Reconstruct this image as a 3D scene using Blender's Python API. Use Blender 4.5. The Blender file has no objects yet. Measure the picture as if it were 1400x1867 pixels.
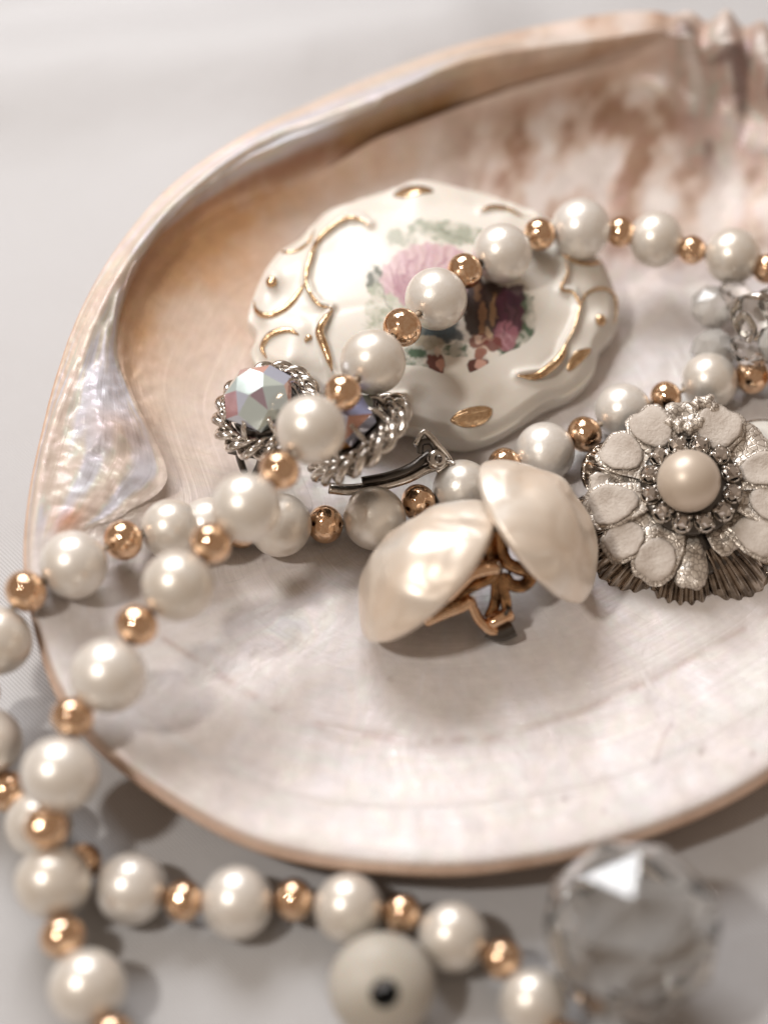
import bpy, math, random
import numpy as np
from mathutils import Vector, Matrix
from mathutils.bvhtree import BVHTree

random.seed(7)
RNG = np.random.default_rng(7)
sc = bpy.context.scene
COL = sc.collection
sc.unit_settings.scale_length = 0.01          # one unit is a centimetre

# ------------------------------------------------------------------ camera
PITCH = math.radians(53.7)
F = 3200.0                                     # focal length in photo pixels (photo 1400 x 1867)
CAM = np.array([0.0, -13.73, 19.30])
FWD = np.array([0.0, math.cos(PITCH), -math.sin(PITCH)])
UP = np.array([0.0, math.sin(PITCH), math.cos(PITCH)])
RIGHT = np.array([1.0, 0.0, 0.0])
cam_d = bpy.data.cameras.new("camera")
cam = bpy.data.objects.new("camera", cam_d); COL.objects.link(cam)
cam.location = CAM
cam.rotation_euler = (math.radians(90) - PITCH, 0, 0)
cam_d.sensor_fit = 'VERTICAL'; cam_d.sensor_height = 36; cam_d.sensor_width = 27
cam_d.lens = F / 1867 * 36
cam_d.clip_start = 0.5; cam_d.clip_end = 400
cam_d.dof.use_dof = True
cam_d.dof.focus_distance = 22.9
cam_d.dof.aperture_fstop = cam_d.lens * 1e-3 / 0.98     # aperture 0.98 cm wide
sc.camera = cam

# ------------------------------------------------------------------ light
world = bpy.data.worlds.new("World"); sc.world = world; world.use_nodes = True
world.node_tree.nodes["Background"].inputs[0].default_value = (1.0, 0.78, 0.61, 1)
world.node_tree.nodes["Background"].inputs[1].default_value = 0.30

def lamp(name, loc, target, size, power, color, size_y=None, shape=None):
    d = bpy.data.lights.new(name, 'AREA'); d.energy = power; d.color = color
    d.shape = shape or ('RECTANGLE' if size_y else 'DISK'); d.size = size
    if size_y: d.size_y = size_y
    o = bpy.data.objects.new(name, d); COL.objects.link(o)
    o.location = loc
    o.rotation_euler = (Vector(target) - Vector(loc)).to_track_quat('-Z', 'Y').to_euler()
    return o
lamp("window_light", (-8, 21, 26), (0, 3, 0), 20, 9700, (0.965, 0.975, 1.0), 14)
lamp("key_lamp", (-20, -12, 36), (0, 0, 0), 3.6, 6300, (1.0, 0.955, 0.90))
sc.view_settings.view_transform = 'Standard'; sc.view_settings.look = 'None'
sc.view_settings.exposure = 0.08; sc.view_settings.gamma = 1
sc.render.engine = 'CYCLES'
sc.cycles.use_denoising = True
sc.cycles.max_bounces = 10; sc.cycles.transmission_bounces = 8
sc.cycles.caustics_reflective = False; sc.cycles.caustics_refractive = False
sc.cycles.sample_clamp_indirect = 4

# ------------------------------------------------------------------ projection helpers
def ray(u, v):
    d = RIGHT * ((u - 700) / F) + UP * ((933.5 - v) / F) + FWD
    return d                                   # not unit: parameter equals depth along the axis
def at_z(u, v, z):
    d = ray(u, v); t = (z - CAM[2]) / d[2]
    return CAM + d * t
def at_depth(u, v, t): return CAM + ray(u, v) * t
def on_plane(u, v, o, n):
    d = ray(u, v); t = np.dot(np.asarray(o) - CAM, n) / np.dot(d, n)
    return CAM + d * t
def proj(P):
    w = np.asarray(P) - CAM
    dep = w @ FWD
    return 700 + F * (w @ RIGHT) / dep, 933.5 - F * (w @ UP) / dep, dep
def view_vec(r, u, t):                         # camera right / up / towards-camera -> world
    n = RIGHT * r + UP * u - FWD * t
    return n / np.linalg.norm(n)

# ------------------------------------------------------------------ noise
def _hash(ix, iy, s):
    h = (ix.astype(np.int64) * 374761393 + iy.astype(np.int64) * 668265263 + s * 974711) & 0xffffffff
    h = ((h ^ (h >> 13)) * 1274126177) & 0xffffffff
    return ((h ^ (h >> 16)) & 0xffff) / 65535.0
def vnoise(x, y, s=0):
    x = np.asarray(x, float); y = np.asarray(y, float)
    ix = np.floor(x); iy = np.floor(y); fx = x - ix; fy = y - iy
    fx = fx * fx * (3 - 2 * fx); fy = fy * fy * (3 - 2 * fy)
    a = _hash(ix, iy, s); b = _hash(ix + 1, iy, s); c = _hash(ix, iy + 1, s); d = _hash(ix + 1, iy + 1, s)
    return (a * (1 - fx) + b * fx) * (1 - fy) + (c * (1 - fx) + d * fx) * fy
def fbm(x, y, s=0, o=4):
    r = 0; a = 0.5; t = 0
    for k in range(o):
        r = r + a * vnoise(x * 2 ** k, y * 2 ** k, s + k * 17); t += a; a *= 0.5
    return r / t
def seg_dist(u, v, pts):
    best = np.full(np.shape(u), 1e9); par = np.zeros(np.shape(u))
    n = len(pts) - 1
    for i in range(n):
        ax, ay = pts[i][:2]; bx, by = pts[i + 1][:2]
        dx, dy = bx - ax, by - ay
        t = np.clip(((u - ax) * dx + (v - ay) * dy) / (dx * dx + dy * dy + 1e-9), 0, 1)
        d = np.hypot(u - ax - t * dx, v - ay - t * dy)
        m = d < best; best = np.where(m, d, best); par = np.where(m, (i + t) / n, par)
    return best, par
def gauss(d, w): return np.exp(-(d / w) ** 2)
def sstep(a, b, x):
    t = np.clip((x - a) / (b - a), 0, 1); return t * t * (3 - 2 * t)
def blob(u, v, cx, cy, rx, ry, rot=0):
    c, s = math.cos(math.radians(rot)), math.sin(math.radians(rot))
    dx, dy = u - cx, v - cy
    return np.exp(-(((dx * c + dy * s) / rx) ** 2 + ((-dx * s + dy * c) / ry) ** 2))
def catmull(pts, n, closed=False):
    P = np.array(pts, float); m = len(P)
    if closed: Q = np.vstack([P[-1], P, P[0], P[1]]); segs = m
    else: Q = np.vstack([2 * P[0] - P[1], P, 2 * P[-1] - P[-2]]); segs = m - 1
    out = []
    for i in range(segs):
        p0, p1, p2, p3 = Q[i], Q[i + 1], Q[i + 2], Q[i + 3]
        for k in range(n):
            t = k / n
            out.append(0.5 * ((2 * p1) + (-p0 + p2) * t + (2 * p0 - 5 * p1 + 4 * p2 - p3) * t * t + (-p0 + 3 * p1 - 3 * p2 + p3) * t ** 3))
    if not closed: out.append(P[-1])
    return np.array(out)

# ------------------------------------------------------------------ mesh helpers
def mesh(name, V, Fc, smooth=True):
    me = bpy.data.meshes.new(name)
    me.from_pydata([tuple(p) for p in np.asarray(V).tolist()], [], Fc)
    me.update()
    if smooth: me.shade_smooth()
    return me
def obj(name, me, mat=None, parent=None, matrix=None):
    o = bpy.data.objects.new(name, me); COL.objects.link(o)
    if mat is not None:
        if len(me.materials) == 0: me.materials.append(mat)
    if parent is not None:
        o.parent = parent
    if matrix is not None: o.matrix_local = matrix
    return o
def thing(name, label, cat, loc, group=None):
    o = bpy.data.objects.new(name, None); COL.objects.link(o)
    o.location = loc; o['label'] = label; o['category'] = cat
    o.empty_display_size = 0.3
    if group: o['group'] = group
    return o
def child(name, V, Fc, mat, parent, root, smooth=True):
    """mesh given in world coordinates, stored relative to its root's location"""
    V = np.asarray(V) - np.array(root.location)[None, :]
    return obj(name, mesh(name, V, Fc, smooth), mat, parent)
def grid_faces(na, nr, closed=True, flip=False):
    f = []
    for j in range(nr - 1):
        for i in range(na if closed else na - 1):
            i2 = (i + 1) % na
            q = (j * na + i, j * na + i2, (j + 1) * na + i2, (j + 1) * na + i)
            f.append(q[::-1] if flip else q)
    return f
def tube(pts, rad, n=10, closed=False, flat=1.0, cap=True):
    P = np.array(pts, float); m = len(P)
    rad = np.full(m, rad) if np.isscalar(rad) else np.asarray(rad, float)
    T = np.gradient(P, axis=0)
    if closed:
        T = np.roll(P, -1, 0) - np.roll(P, 1, 0)
    T /= np.linalg.norm(T, axis=1)[:, None] + 1e-12
    a = np.array([0, 0, 1.0]) if abs(T[0][2]) < 0.9 else np.array([1.0, 0, 0])
    V = []
    nrm = np.cross(T[0], a); nrm /= np.linalg.norm(nrm)
    for i in range(m):
        nrm = nrm - T[i] * np.dot(nrm, T[i]); nrm /= np.linalg.norm(nrm) + 1e-12
        b = np.cross(T[i], nrm)
        for k in range(n):
            ang = 2 * math.pi * k / n
            V.append(P[i] + rad[i] * (nrm * math.cos(ang) + b * math.sin(ang) * flat))
    Fc = []
    for i in range(m if closed else m - 1):
        i2 = (i + 1) % m
        for k in range(n):
            k2 = (k + 1) % n
            Fc.append((i * n + k, i * n + k2, i2 * n + k2, i2 * n + k))
    if not closed and cap:
        Fc.append(tuple(range(n))[::-1]); Fc.append(tuple((m - 1) * n + k for k in range(n)))
    return V, Fc
def join(parts):
    V = []; Fc = []
    for v, f in parts:
        o = len(V); V += [np.asarray(p) for p in v]; Fc += [tuple(i + o for i in q) for q in f]
    return V, Fc
def lathe(profile, n=32, cap=False):
    V = []; m = len(profile)
    for r, z in profile:
        for k in range(n):
            a = 2 * math.pi * k / n; V.append((r * math.cos(a), r * math.sin(a), z))
    Fc = grid_faces(n, m, True)
    if cap: Fc.append(tuple(range(n))[::-1]); Fc.append(tuple((m - 1) * n + k for k in range(n)))
    return V, Fc
def box(cx, cy, cz, sx, sy, sz, bev=0.12):
    V = []; b = min(sx, sy, sz) * bev
    for z, i in ((-sz / 2, b), (-sz / 2 + b, 0), (sz / 2 - b, 0), (sz / 2, b)):
        x = sx / 2 - i; y = sy / 2 - i
        for px, py in ((-x + b, -y), (x - b, -y), (x, -y + b), (x, y - b), (x - b, y), (-x + b, y), (-x, y - b), (-x, -y + b)):
            V.append((cx + px, cy + py, cz + z))
    Fc = grid_faces(8, 4); Fc.append(tuple(range(8))[::-1]); Fc.append(tuple(24 + k for k in range(8)))
    return V, Fc
def frame(o, n, xhint=(1, 0, 0)):
    n = np.asarray(n, float); n /= np.linalg.norm(n)
    x = np.asarray(xhint, float); x = x - n * np.dot(x, n); x /= np.linalg.norm(x)
    y = np.cross(n, x)
    return np.asarray(o, float), x, y, n
def xf(V, fr):
    o, x, y, n = fr; V = np.asarray(V, float)
    return o + V[:, :1] * x + V[:, 1:2] * y + V[:, 2:3] * n
def set_color(me, rgb, name="Col"):
    at = me.color_attributes.new(name, 'FLOAT_COLOR', 'POINT')
    a = np.ones((len(me.vertices), 4), np.float32); a[:, :3] = rgb
    at.data.foreach_set('color', a.ravel())
def bvh_of(o):
    me = o.data; M = o.matrix_world
    p = o.parent
    off = Vector((0, 0, 0))
    while p is not None: off += p.location; p = p.parent
    return BVHTree.FromPolygons([v.co + off for v in me.vertices], [tuple(q.vertices) for q in me.polygons])
def hit(bvh, u, v):
    d = Vector(ray(u, v)).normalized()
    h = bvh.ray_cast(Vector(CAM), d)
    if h[0] is None: return None, None
    n = h[1]
    if n.dot(d) > 0: n = -n
    return np.array(h[0]), np.array(n)

# ------------------------------------------------------------------ materials
def mat(name, base, rough=0.4, metal=0.0, **kw):
    m = bpy.data.materials.new(name); m.use_nodes = True
    b = m.node_tree.nodes["Principled BSDF"]
    b.inputs["Base Color"].default_value = (*base, 1)
    b.inputs["Roughness"].default_value = rough; b.inputs["Metallic"].default_value = metal
    for k, v in kw.items(): b.inputs[k.replace('_', ' ')].default_value = v
    return m
def N(m, t, **kw):
    n = m.node_tree.nodes.new(t)
    for k, v in kw.items():
        if k in n.inputs: n.inputs[k].default_value = v
        else: setattr(n, k, v)
    return n
def L(m, a, b): m.node_tree.links.new(a, b)
def bsdf(m): return m.node_tree.nodes["Principled BSDF"]
def ramp(m, src, stops):
    r = N(m, 'ShaderNodeValToRGB'); cr = r.color_ramp
    while len(cr.elements) < len(stops): cr.elements.new(0.5)
    for e, (p, c) in zip(cr.elements, stops): e.position = p; e.color = (*c, 1) if len(c) == 3 else c
    L(m, src, r.inputs[0]); return r.outputs[0]
def coords(m, which='Object', scale=(1, 1, 1), rot=(0, 0, 0)):
    tc = N(m, 'ShaderNodeTexCoord'); mp = N(m, 'ShaderNodeMapping')
    mp.inputs['Scale'].default_value = scale; mp.inputs['Rotation'].default_value = rot
    L(m, tc.outputs[which], mp.inputs[0]); return mp.outputs[0]
def noise(m, vec, scale, detail=3, rough=0.5, dist=0):
    n = N(m, 'ShaderNodeTexNoise'); n.inputs['Scale'].default_value = scale; n.inputs['Detail'].default_value = detail
    n.inputs['Roughness'].default_value = rough; n.inputs['Distortion'].default_value = dist
    L(m, vec, n.inputs['Vector']); return n.outputs[0]
def bump(m, h, dist, strength=1.0, prev=None, target='Normal'):
    b = N(m, 'ShaderNodeBump'); b.inputs['Strength'].default_value = strength; b.inputs['Distance'].default_value = dist
    L(m, h, b.inputs['Height'])
    if prev is not None: L(m, prev, b.inputs['Normal'])
    return b.outputs[0]

# pearl bead
M_PEARL = mat("pearl_lacquer", (0.80, 0.745, 0.67), 0.33, 0.46, Coat_Weight=0.22, Coat_Roughness=0.15, Coat_IOR=1.5,
              Subsurface_Weight=0.0)
_v = coords(M_PEARL); _n = noise(M_PEARL, _v, 2.2, 4, 0.6)
L(M_PEARL, ramp(M_PEARL, _n, [(0.3, (0.90, 0.83, 0.74)), (0.7, (0.96, 0.92, 0.86))]), bsdf(M_PEARL).inputs['Base Color'])
_oi = N(M_PEARL, 'ShaderNodeObjectInfo'); _hs = N(M_PEARL, 'ShaderNodeHueSaturation')
_m1 = N(M_PEARL, 'ShaderNodeMapRange'); _m1.inputs['To Min'].default_value = 0.88; _m1.inputs['To Max'].default_value = 1.0; L(M_PEARL, _oi.outputs['Random'], _m1.inputs[0]); L(M_PEARL, _m1.outputs[0], _hs.inputs['Value'])
_m2 = N(M_PEARL, 'ShaderNodeMapRange'); _m2.inputs['To Min'].default_value = 1.35; _m2.inputs['To Max'].default_value = 0.85; L(M_PEARL, _oi.outputs['Random'], _m2.inputs[0]); L(M_PEARL, _m2.outputs[0], _hs.inputs['Saturation'])
L(M_PEARL, bsdf(M_PEARL).inputs['Base Color'].links[0].from_socket, _hs.inputs['Color']); L(M_PEARL, _hs.outputs[0], bsdf(M_PEARL).inputs['Base Color'])
_n2 = noise(M_PEARL, _v, 9, 3)
L(M_PEARL, bump(M_PEARL, _n2, 0.012, 0.25), bsdf(M_PEARL).inputs['Normal'])
# gold bead
M_GOLD = mat("polished_gold", (0.86, 0.56, 0.33), 0.05, 1.0)
_v = coords(M_GOLD); _n = noise(M_GOLD, _v, 5, 4, 0.6)
L(M_GOLD, ramp(M_GOLD, _n, [(0.3, (0.76, 0.46, 0.27)), (0.75, (0.93, 0.71, 0.51))]), bsdf(M_GOLD).inputs['Base Color'])
L(M_GOLD, ramp(M_GOLD, noise(M_GOLD, _v, 3.5, 5, .7), [(0.42, (.045,) * 3), (0.7, (.24,) * 3)]), bsdf(M_GOLD).inputs['Roughness'])
L(M_GOLD, bump(M_GOLD, noise(M_GOLD, _v, 2.2, 2), 0.03, 0.35), bsdf(M_GOLD).inputs['Normal'])
# older brown gold for clips
M_CLIP = mat("worn_gilt_brass", (0.62, 0.36, 0.17), 0.22, 1.0)
_v = coords(M_CLIP); _n = noise(M_CLIP, _v, 6, 4, 0.6)
L(M_CLIP, ramp(M_CLIP, _n, [(0.38, (0.10, 0.055, 0.03)), (0.62, (0.55, 0.32, 0.16))]), bsdf(M_CLIP).inputs['Base Color'])
# gilt line on porcelain
M_GILT = mat("gilt_paint", (0.72, 0.48, 0.27), 0.24, 1.0)
_v = coords(M_GILT); _n = noise(M_GILT, _v, 7, 4, 0.6)
L(M_GILT, ramp(M_GILT, _n, [(0.3, (0.50, 0.30, 0.15)), (0.7, (0.86, 0.64, 0.42))]), bsdf(M_GILT).inputs['Base Color'])
L(M_GILT, bump(M_GILT, noise(M_GILT, _v, 16, 3), 0.02, 0.5), bsdf(M_GILT).inputs['Normal'])
# silver
M_SILVER = mat("worn_silver", (0.66, 0.62, 0.57), 0.2, 1.0)
_v = coords(M_SILVER); _n = noise(M_SILVER, _v, 8, 4, 0.6)
L(M_SILVER, ramp(M_SILVER, _n, [(0.3, (0.40, 0.36, 0.32)), (0.62, (0.78, 0.74, 0.69))]), bsdf(M_SILVER).inputs['Base Color'])
M_DARKSILVER = mat("blackened_silver", (0.12, 0.11, 0.10), 0.3, 1.0)
M_THREAD = mat("thread", (0.55, 0.42, 0.30), 0.7)
M_HOLE = mat("dark_bore", (0.02, 0.018, 0.016), 0.8)

# ------------------------------------------------------------------ cloth
def build_cloth():
    nx, ny = 420, 420
    xs = np.linspace(-30, 30, nx); ys = np.linspace(-24, 36, ny)
    X, Y = np.meshgrid(xs, ys)
    Z = np.zeros_like(X)
    P = np.stack([X, Y, Z], -1).reshape(-1, 3)
    u, v, d = proj(P); u = u.reshape(X.shape); v = v.reshape(X.shape)
    far = sstep(7.5, 10, np.hypot(X - 3.5, (Y - 0.5) * 0.95))
    def fold(x0, y0, x1, y1, w, a):
        dd, t = seg_dist(X, Y, [(x0, y0), (x1, y1)])
        return a * gauss(dd, w)
    Z = Z + far * (0.25 * (fbm(X * 0.16 + 3, Y * 0.16 + 1, 5, 3) - 0.5) * 2)
    Z += fold(-30, 5.2, -3.5, 12.8, 0.8, 0.5) + fold(-9, 8.6, 1, 10.4, 1.4, 0.6) + fold(-12, 1.0, -7.0, 4.0, 1.2, 0.12)
    Z += fold(-12, 14, 4, 12.2, 1.0, 0.25)
    Z += fold(-9, -9.0, -5.6, -5.8, 0.5, 0.10)
    Z += fold(5.8, -9.5, 9.5, -3.4, 0.55, 0.28) + fold(3.2, -9.5, 6.0, -6.6, 0.3, -0.06)
    Z += 0.07 * (fbm(X * 0.7, Y * 0.7, 9, 3) - 0.5)
    V = np.stack([X, Y, Z], -1).reshape(-1, 3)
    m = mat("ivory_satin", (0.54, 0.53, 0.53), 0.55, 0.0, Sheen_Weight=0.25, Sheen_Roughness=0.4)
    vec = coords(m)
    w = N(m, 'ShaderNodeTexWave'); w.wave_type = 'BANDS'; w.bands_direction = 'DIAGONAL'
    w.inputs['Scale'].default_value = 10.5; w.inputs['Distortion'].default_value = 0.35; w.inputs['Detail'].default_value = 1
    L(m, vec, w.inputs['Vector'])
    w2 = N(m, 'ShaderNodeTexWave'); w2.wave_type = 'BANDS'; w2.bands_direction = 'X'
    w2.inputs['Scale'].default_value = 11; w2.inputs['Distortion'].default_value = 0.3
    L(m, vec, w2.inputs['Vector'])
    mm = N(m, 'ShaderNodeMath'); mm.operation = 'MULTIPLY_ADD'; mm.inputs[1].default_value = 0.35
    L(m, w2.outputs['Fac'], mm.inputs[0]); L(m, w.outputs['Fac'], mm.inputs[2])
    b = bump(m, mm.outputs[0], 0.006, 0.7)
    b = bump(m, noise(m, vec, 1.3, 4), 0.06, 0.5, b)
    L(m, b, bsdf(m).inputs['Normal'])
    L(m, ramp(m, mm.outputs[0], [(0.1, (0.42, 0.41, 0.41)), (0.9, (0.57, 0.56, 0.56))]), bsdf(m).inputs['Base Color'])
    o = obj('cloth', mesh('cloth', V, grid_faces(nx, ny, False)), m)
    o['kind'] = 'structure'; o['label'] = 'ivory satin cloth spread under the shell and jewellery'
    return o
cloth = build_cloth()

# ------------------------------------------------------------------ shell
ST = [ # outer rim, rim crest, ledge, floor edge     (photo u, v, height)
 ((760,1587,.75),(760,1558,.82),(758,1480,.70),(755,1330,.52)),
 ((480,1547,.75),(487,1518,.82),(505,1450,.72),(560,1300,.53)),
 ((250,1420,.90),(266,1395,.97),(300,1340,.86),(400,1220,.62)),
 ((125,1295,1.12),(143,1272,1.19),(190,1230,1.10),(330,1140,.80)),
 ((72,1165,1.30),(90,1150,1.38),(150,1110,1.28),(290,1060,.98)),
 ((48,1030,1.45),(70,1015,1.52),(150,985,1.35),(300,985,1.0)),
 ((56,905,1.58),(84,900,1.66),(215,935,1.38),(318,935,1.12)),
 ((80,785,1.68),(112,790,1.76),(292,868,1.38),(322,888,1.08)),
 ((112,665,1.80),(150,675,1.88),(248,745,1.42),(285,775,1.15)),
 ((160,545,1.92),(195,560,1.98),(214,640,1.60),(262,680,1.22)),
 ((228,435,2.05),(258,452,2.10),(232,535,1.72),(285,595,1.28)),
 ((318,335,2.15),(348,352,2.20),(292,432,1.85),(345,490,1.32)),
 ((440,250,2.25),(466,268,2.28),(410,345,1.92),(438,425,1.32)),
 ((562,190,2.15),(596,218,2.33),(545,278,1.95),(545,370,1.28)),
 ((700,130,2.18),(730,168,2.38),(690,228,1.85),(660,340,1.25)),
 ((840,82,2.22),(860,122,2.40),(820,192,1.75),(780,325,1.2)),
 ((992,46,2.28),(1008,88,2.42),(985,150,1.66),(900,315,1.15)),
 ((1140,22,2.32),(1142,72,2.42),(1130,115,1.75),(1020,318,1.1)),
 ((1262,28,2.36),(1255,75,2.42),(1240,120,1.95),(1150,320,.9)),
 ((1402,54,2.35),(1390,100,2.35),(1365,150,1.92),(1270,330,.85)),
 ((1560,170,2.2),(1540,200,2.15),(1500,260,1.7),(1400,400,.8)),
 ((1700,400,1.8),(1675,420,1.8),(1620,470,1.4),(1500,560,.7)),
 ((1750,700,1.4),(1725,705,1.4),(1660,740,1.1),(1540,780,.6)),
 ((1720,1000,1.1),(1695,1000,1.12),(1620,1000,.95),(1500,980,.55)),
 ((1600,1250,.9),(1580,1232,.97),(1520,1190,.85),(1400,1120,.53)),
 ((1400,1415,.8),(1388,1390,.87),(1350,1320,.76),(1250,1220,.52)),
 ((1200,1512,.75),(1192,1484,.82),(1160,1410,.72),(1100,1290,.51)),
 ((980,1570,.75),(977,1542,.82),(965,1460,.70),(930,1320,.51)),
]
def build_shell():
    per = 26
    S = np.array([[at_z(*p) for p in row] for row in ST])       # stations x 4 x 3
    cen = at_z(830, 900, 0.44)
    rings = [S[:, 0], S[:, 1], S[:, 2]]
    s2, s3 = S[:, 2], S[:, 3]
    drop = (s2[:, 2] - s3[:, 2])
    sharp = sstep(0.3, 0.7, drop)[:, None]
    r2b = s2 + (s3 - s2) * (0.16 + 0.0 * sharp)
    r2b[:, 2] = s2[:, 2] - drop * (0.16 + 0.26 * sharp[:, 0])
    rings.append(r2b); rings.append(s3)
    for t in (0.72, 0.42, 0.15):
        r = cen + (s3 - cen) * t; r[:, 2] = 0.44 + (s3[:, 2] - 0.44) * t ** 2.2 * 0.75
        rings.append(r)
    R = np.array([catmull(r, per, True) for r in rings])        # nring x NA x 3
    NA = R.shape[1]
    steps = 26
    prof = []
    nr = len(rings)
    Rm = np.concatenate([[2 * R[0] - R[1]], R, [np.broadcast_to(cen, R[0].shape)], [np.broadcast_to(cen, R[0].shape)]])
    for i in range(nr):
        p0, p1, p2, p3 = Rm[i], Rm[i + 1], Rm[i + 2], Rm[i + 3]
        for k in range(steps):
            t = k / steps
            prof.append(0.5 * ((2 * p1) + (-p0 + p2) * t + (2 * p0 - 5 * p1 + 4 * p2 - p3) * t * t + (-p0 + 3 * p1 - 3 * p2 + p3) * t ** 3))
    G = np.array(prof); NR = len(G)
    A = np.broadcast_to(np.arange(NA) / NA, (NR, NA)); RR = np.broadcast_to((np.arange(NR) / steps)[:, None], (NR, NA))
    G = G.copy()
    u, v, d = proj(G)
    station = A * len(ST)
    inner = sstep(0.0, 0.5, RR)
    # --- relief
    z = G[..., 2]
    z += inner * 0.05 * (fbm(G[..., 0] * 0.8, G[..., 1] * 0.8, 3, 3) - 0.5)
    # mottled, knobbly back right
    back = sstep(560, 300, v) * sstep(760, 980, u)
    z += inner * back * 0.30 * (fbm(G[..., 0] * 0.75, G[..., 1] * 0.5, 21, 3) - 0.5)
    # toothed hinge corner
    teeth = sstep(1190, 1260, u) * sstep(230, 110, v)
    z += teeth * 0.10 * np.sin(u / 11.0 + 1.2 * np.sin(v / 40.0)) 
    z += teeth * 0.12 * (vnoise(u / 22, v / 16, 4) - 0.5)
    # long ridges at the back
    rdg = [(560,330),(700,268),(850,215),(1000,160),(1120,122),(1225,92)]
    dd, t = seg_dist(u, v, rdg); z += 0.24 * gauss(dd, 22) * sstep(0, .2, t)
    dd, t = seg_dist(u, v, [(380,400),(520,318),(700,240),(850,180),(930,150)]); z -= 0.20 * gauss(dd, 20) * sstep(0, .3, t) * sstep(1.02, .8, t)
    dd, t = seg_dist(u, v, [(700,185),(860,112),(1000,85),(1200,72)]); z += 0.10 * gauss(dd, 12)
    # crest ribs on the rolled left rim
    band = gauss(RR - 1.25, 0.55) * sstep(4.5, 7, station) * sstep(16, 13, station)
    z += band * 0.035 * np.sin(RR * 9 + 2 * fbm(A * 60, RR * 2, 8, 2))
    # nacre blister and crumpled band on the left
    z += 0.26 * blob(u, v, 215, 800, 55, 50) + 0.14 * blob(u, v, 235, 870, 46, 34) + 0.10 * blob(u, v, 175, 720, 30, 36)
    crum = blob(u, v, 190, 800, 85, 170)
    z += crum * (0.16 * (fbm(u / 26, v / 20, 31, 3) - 0.5) + 0.07 * (fbm(u / 9, v / 9, 33, 2) - 0.5))
    # wrinkles across the band
    z += gauss(RR - 1.35, 0.45) * sstep(8, 9, station) * sstep(12.5, 10.5, station) * 0.035 * np.sin(A * 28 * 11)
    # flat step (growth line) near the front lip
    dd, t = seg_dist(u, v, [(300,1165),(400,1230),(500,1290),(620,1335),(760,1352),(900,1345),(1050,1300),(1200,1235),(1400,1120),(1520,1040)])
    z -= 0.012 * gauss(dd, 7 + 5 * vnoise(t * 30, t * 0, 2))
    # radial rays, faint
    z += sstep(3.5, 2.0, RR) * inner * 0.010 * (fbm(A * 150, RR * 0.8, 12, 3) - 0.5)
    G[..., 2] = z
    # --- colour (the nacre's own)
    base = np.array([0.75, 0.70, 0.67]); C = np.broadcast_to(base, G.shape).copy()
    def mix(w, c): 
        nonlocal C
        w = np.clip(w, 0, 1)[..., None]; C = C * (1 - w) + np.array(c) * w
    n1 = fbm(u / 90, v / 70, 41, 4); n2 = fbm(u / 30, v / 40, 43, 4); n3 = fbm(A * 120, RR * 1.3, 44, 4)
    mix(0.35 * sstep(.45, .7, n3), (0.80, 0.78, 0.80))
    mix(0.40 * sstep(.5, .75, n1), (0.66, 0.60, 0.565))
    mix(0.16 * sstep(.5, .8, n2), (0.80, 0.70, 0.70))
    left = sstep(720, 300, u - (v - 500) * 0.25) 
    wall = sstep(1150, 760, v) * sstep(700, 350, u) 
    mix(0.60 * wall * (0.6 + 0.6 * n1), (0.70, 0.51, 0.37))
    peach = 0.95 * blob(u, v, 330, 440, 170, 90, -35) + 0.62 * blob(u, v, 600, 320, 260, 60, -14) + 0.75 * blob(u, v, 240, 590, 60, 140) + .5 * blob(u, v, 420, 520, 150, 130)
    mix(peach * (0.60 + 0.75 * n2), (0.60, 0.36, 0.20))
    mix(0.35 * blob(u, v, 370, 560, 110, 40), (0.75, 0.66, 0.60))
    # back right mauve mottling
    mot = sstep(600, 430, v + (u - 900) * 0.10) * sstep(760, 930, u)
    mix(mot * 0.85, (0.56, 0.415, 0.33))
    m1 = fbm(u / 55 + v / 300, v / 75, 51, 4)
    mix(mot * sstep(.44, .66, m1) * 0.9, (0.76, 0.69, 0.65))
    mix(mot * sstep(.48, .30, m1) * 0.85, (0.30, 0.17, 0.11))
    # rim band: pale, with pink/green/violet bands
    inb = sstep(2.15, 1.85, RR) * sstep(4.6, 6.0, station) * sstep(16.5, 14.5, station)
    mix(inb * 0.92, (0.60, 0.54, 0.47))
    ir = fbm(A * 22, RR * 5, 61, 3)
    mix(inb * 0.55 * sstep(.5, .62, ir), (0.62, 0.64, 0.78))
    mix(inb * 0.5 * sstep(.48, .38, ir), (0.74, 0.58, 0.50))
    mix(inb * 0.4 * gauss(ir - .49, .015), (0.60, 0.70, 0.62))
    # brown tide line under the back rim
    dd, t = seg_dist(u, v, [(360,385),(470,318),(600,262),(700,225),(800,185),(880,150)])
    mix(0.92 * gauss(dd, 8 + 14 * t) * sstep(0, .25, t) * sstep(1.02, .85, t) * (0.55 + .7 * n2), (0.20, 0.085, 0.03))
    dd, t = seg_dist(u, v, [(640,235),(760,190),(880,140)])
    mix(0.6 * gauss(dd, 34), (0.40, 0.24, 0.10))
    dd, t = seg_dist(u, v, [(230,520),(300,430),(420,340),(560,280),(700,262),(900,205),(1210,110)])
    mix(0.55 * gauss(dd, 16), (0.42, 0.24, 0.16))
    dd, t = seg_dist(u, v, [(880,150),(1000,120),(1150,100)])
    mix(0.8 * gauss(dd, 38), (0.64, 0.46, 0.33))
    dd, t = seg_dist(u, v, rdg); mix(0.85 * gauss(dd, 15) * sstep(.25, .5, t), (0.80, 0.68, 0.60))
    mix(0.7 * blob(u, v, 230, 800, 60, 40, 20), (0.55, 0.40, 0.32))
    mix(0.8 * blob(u, v, 125, 950, 34, 20, -40), (0.60, 0.30, 0.18))
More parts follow.
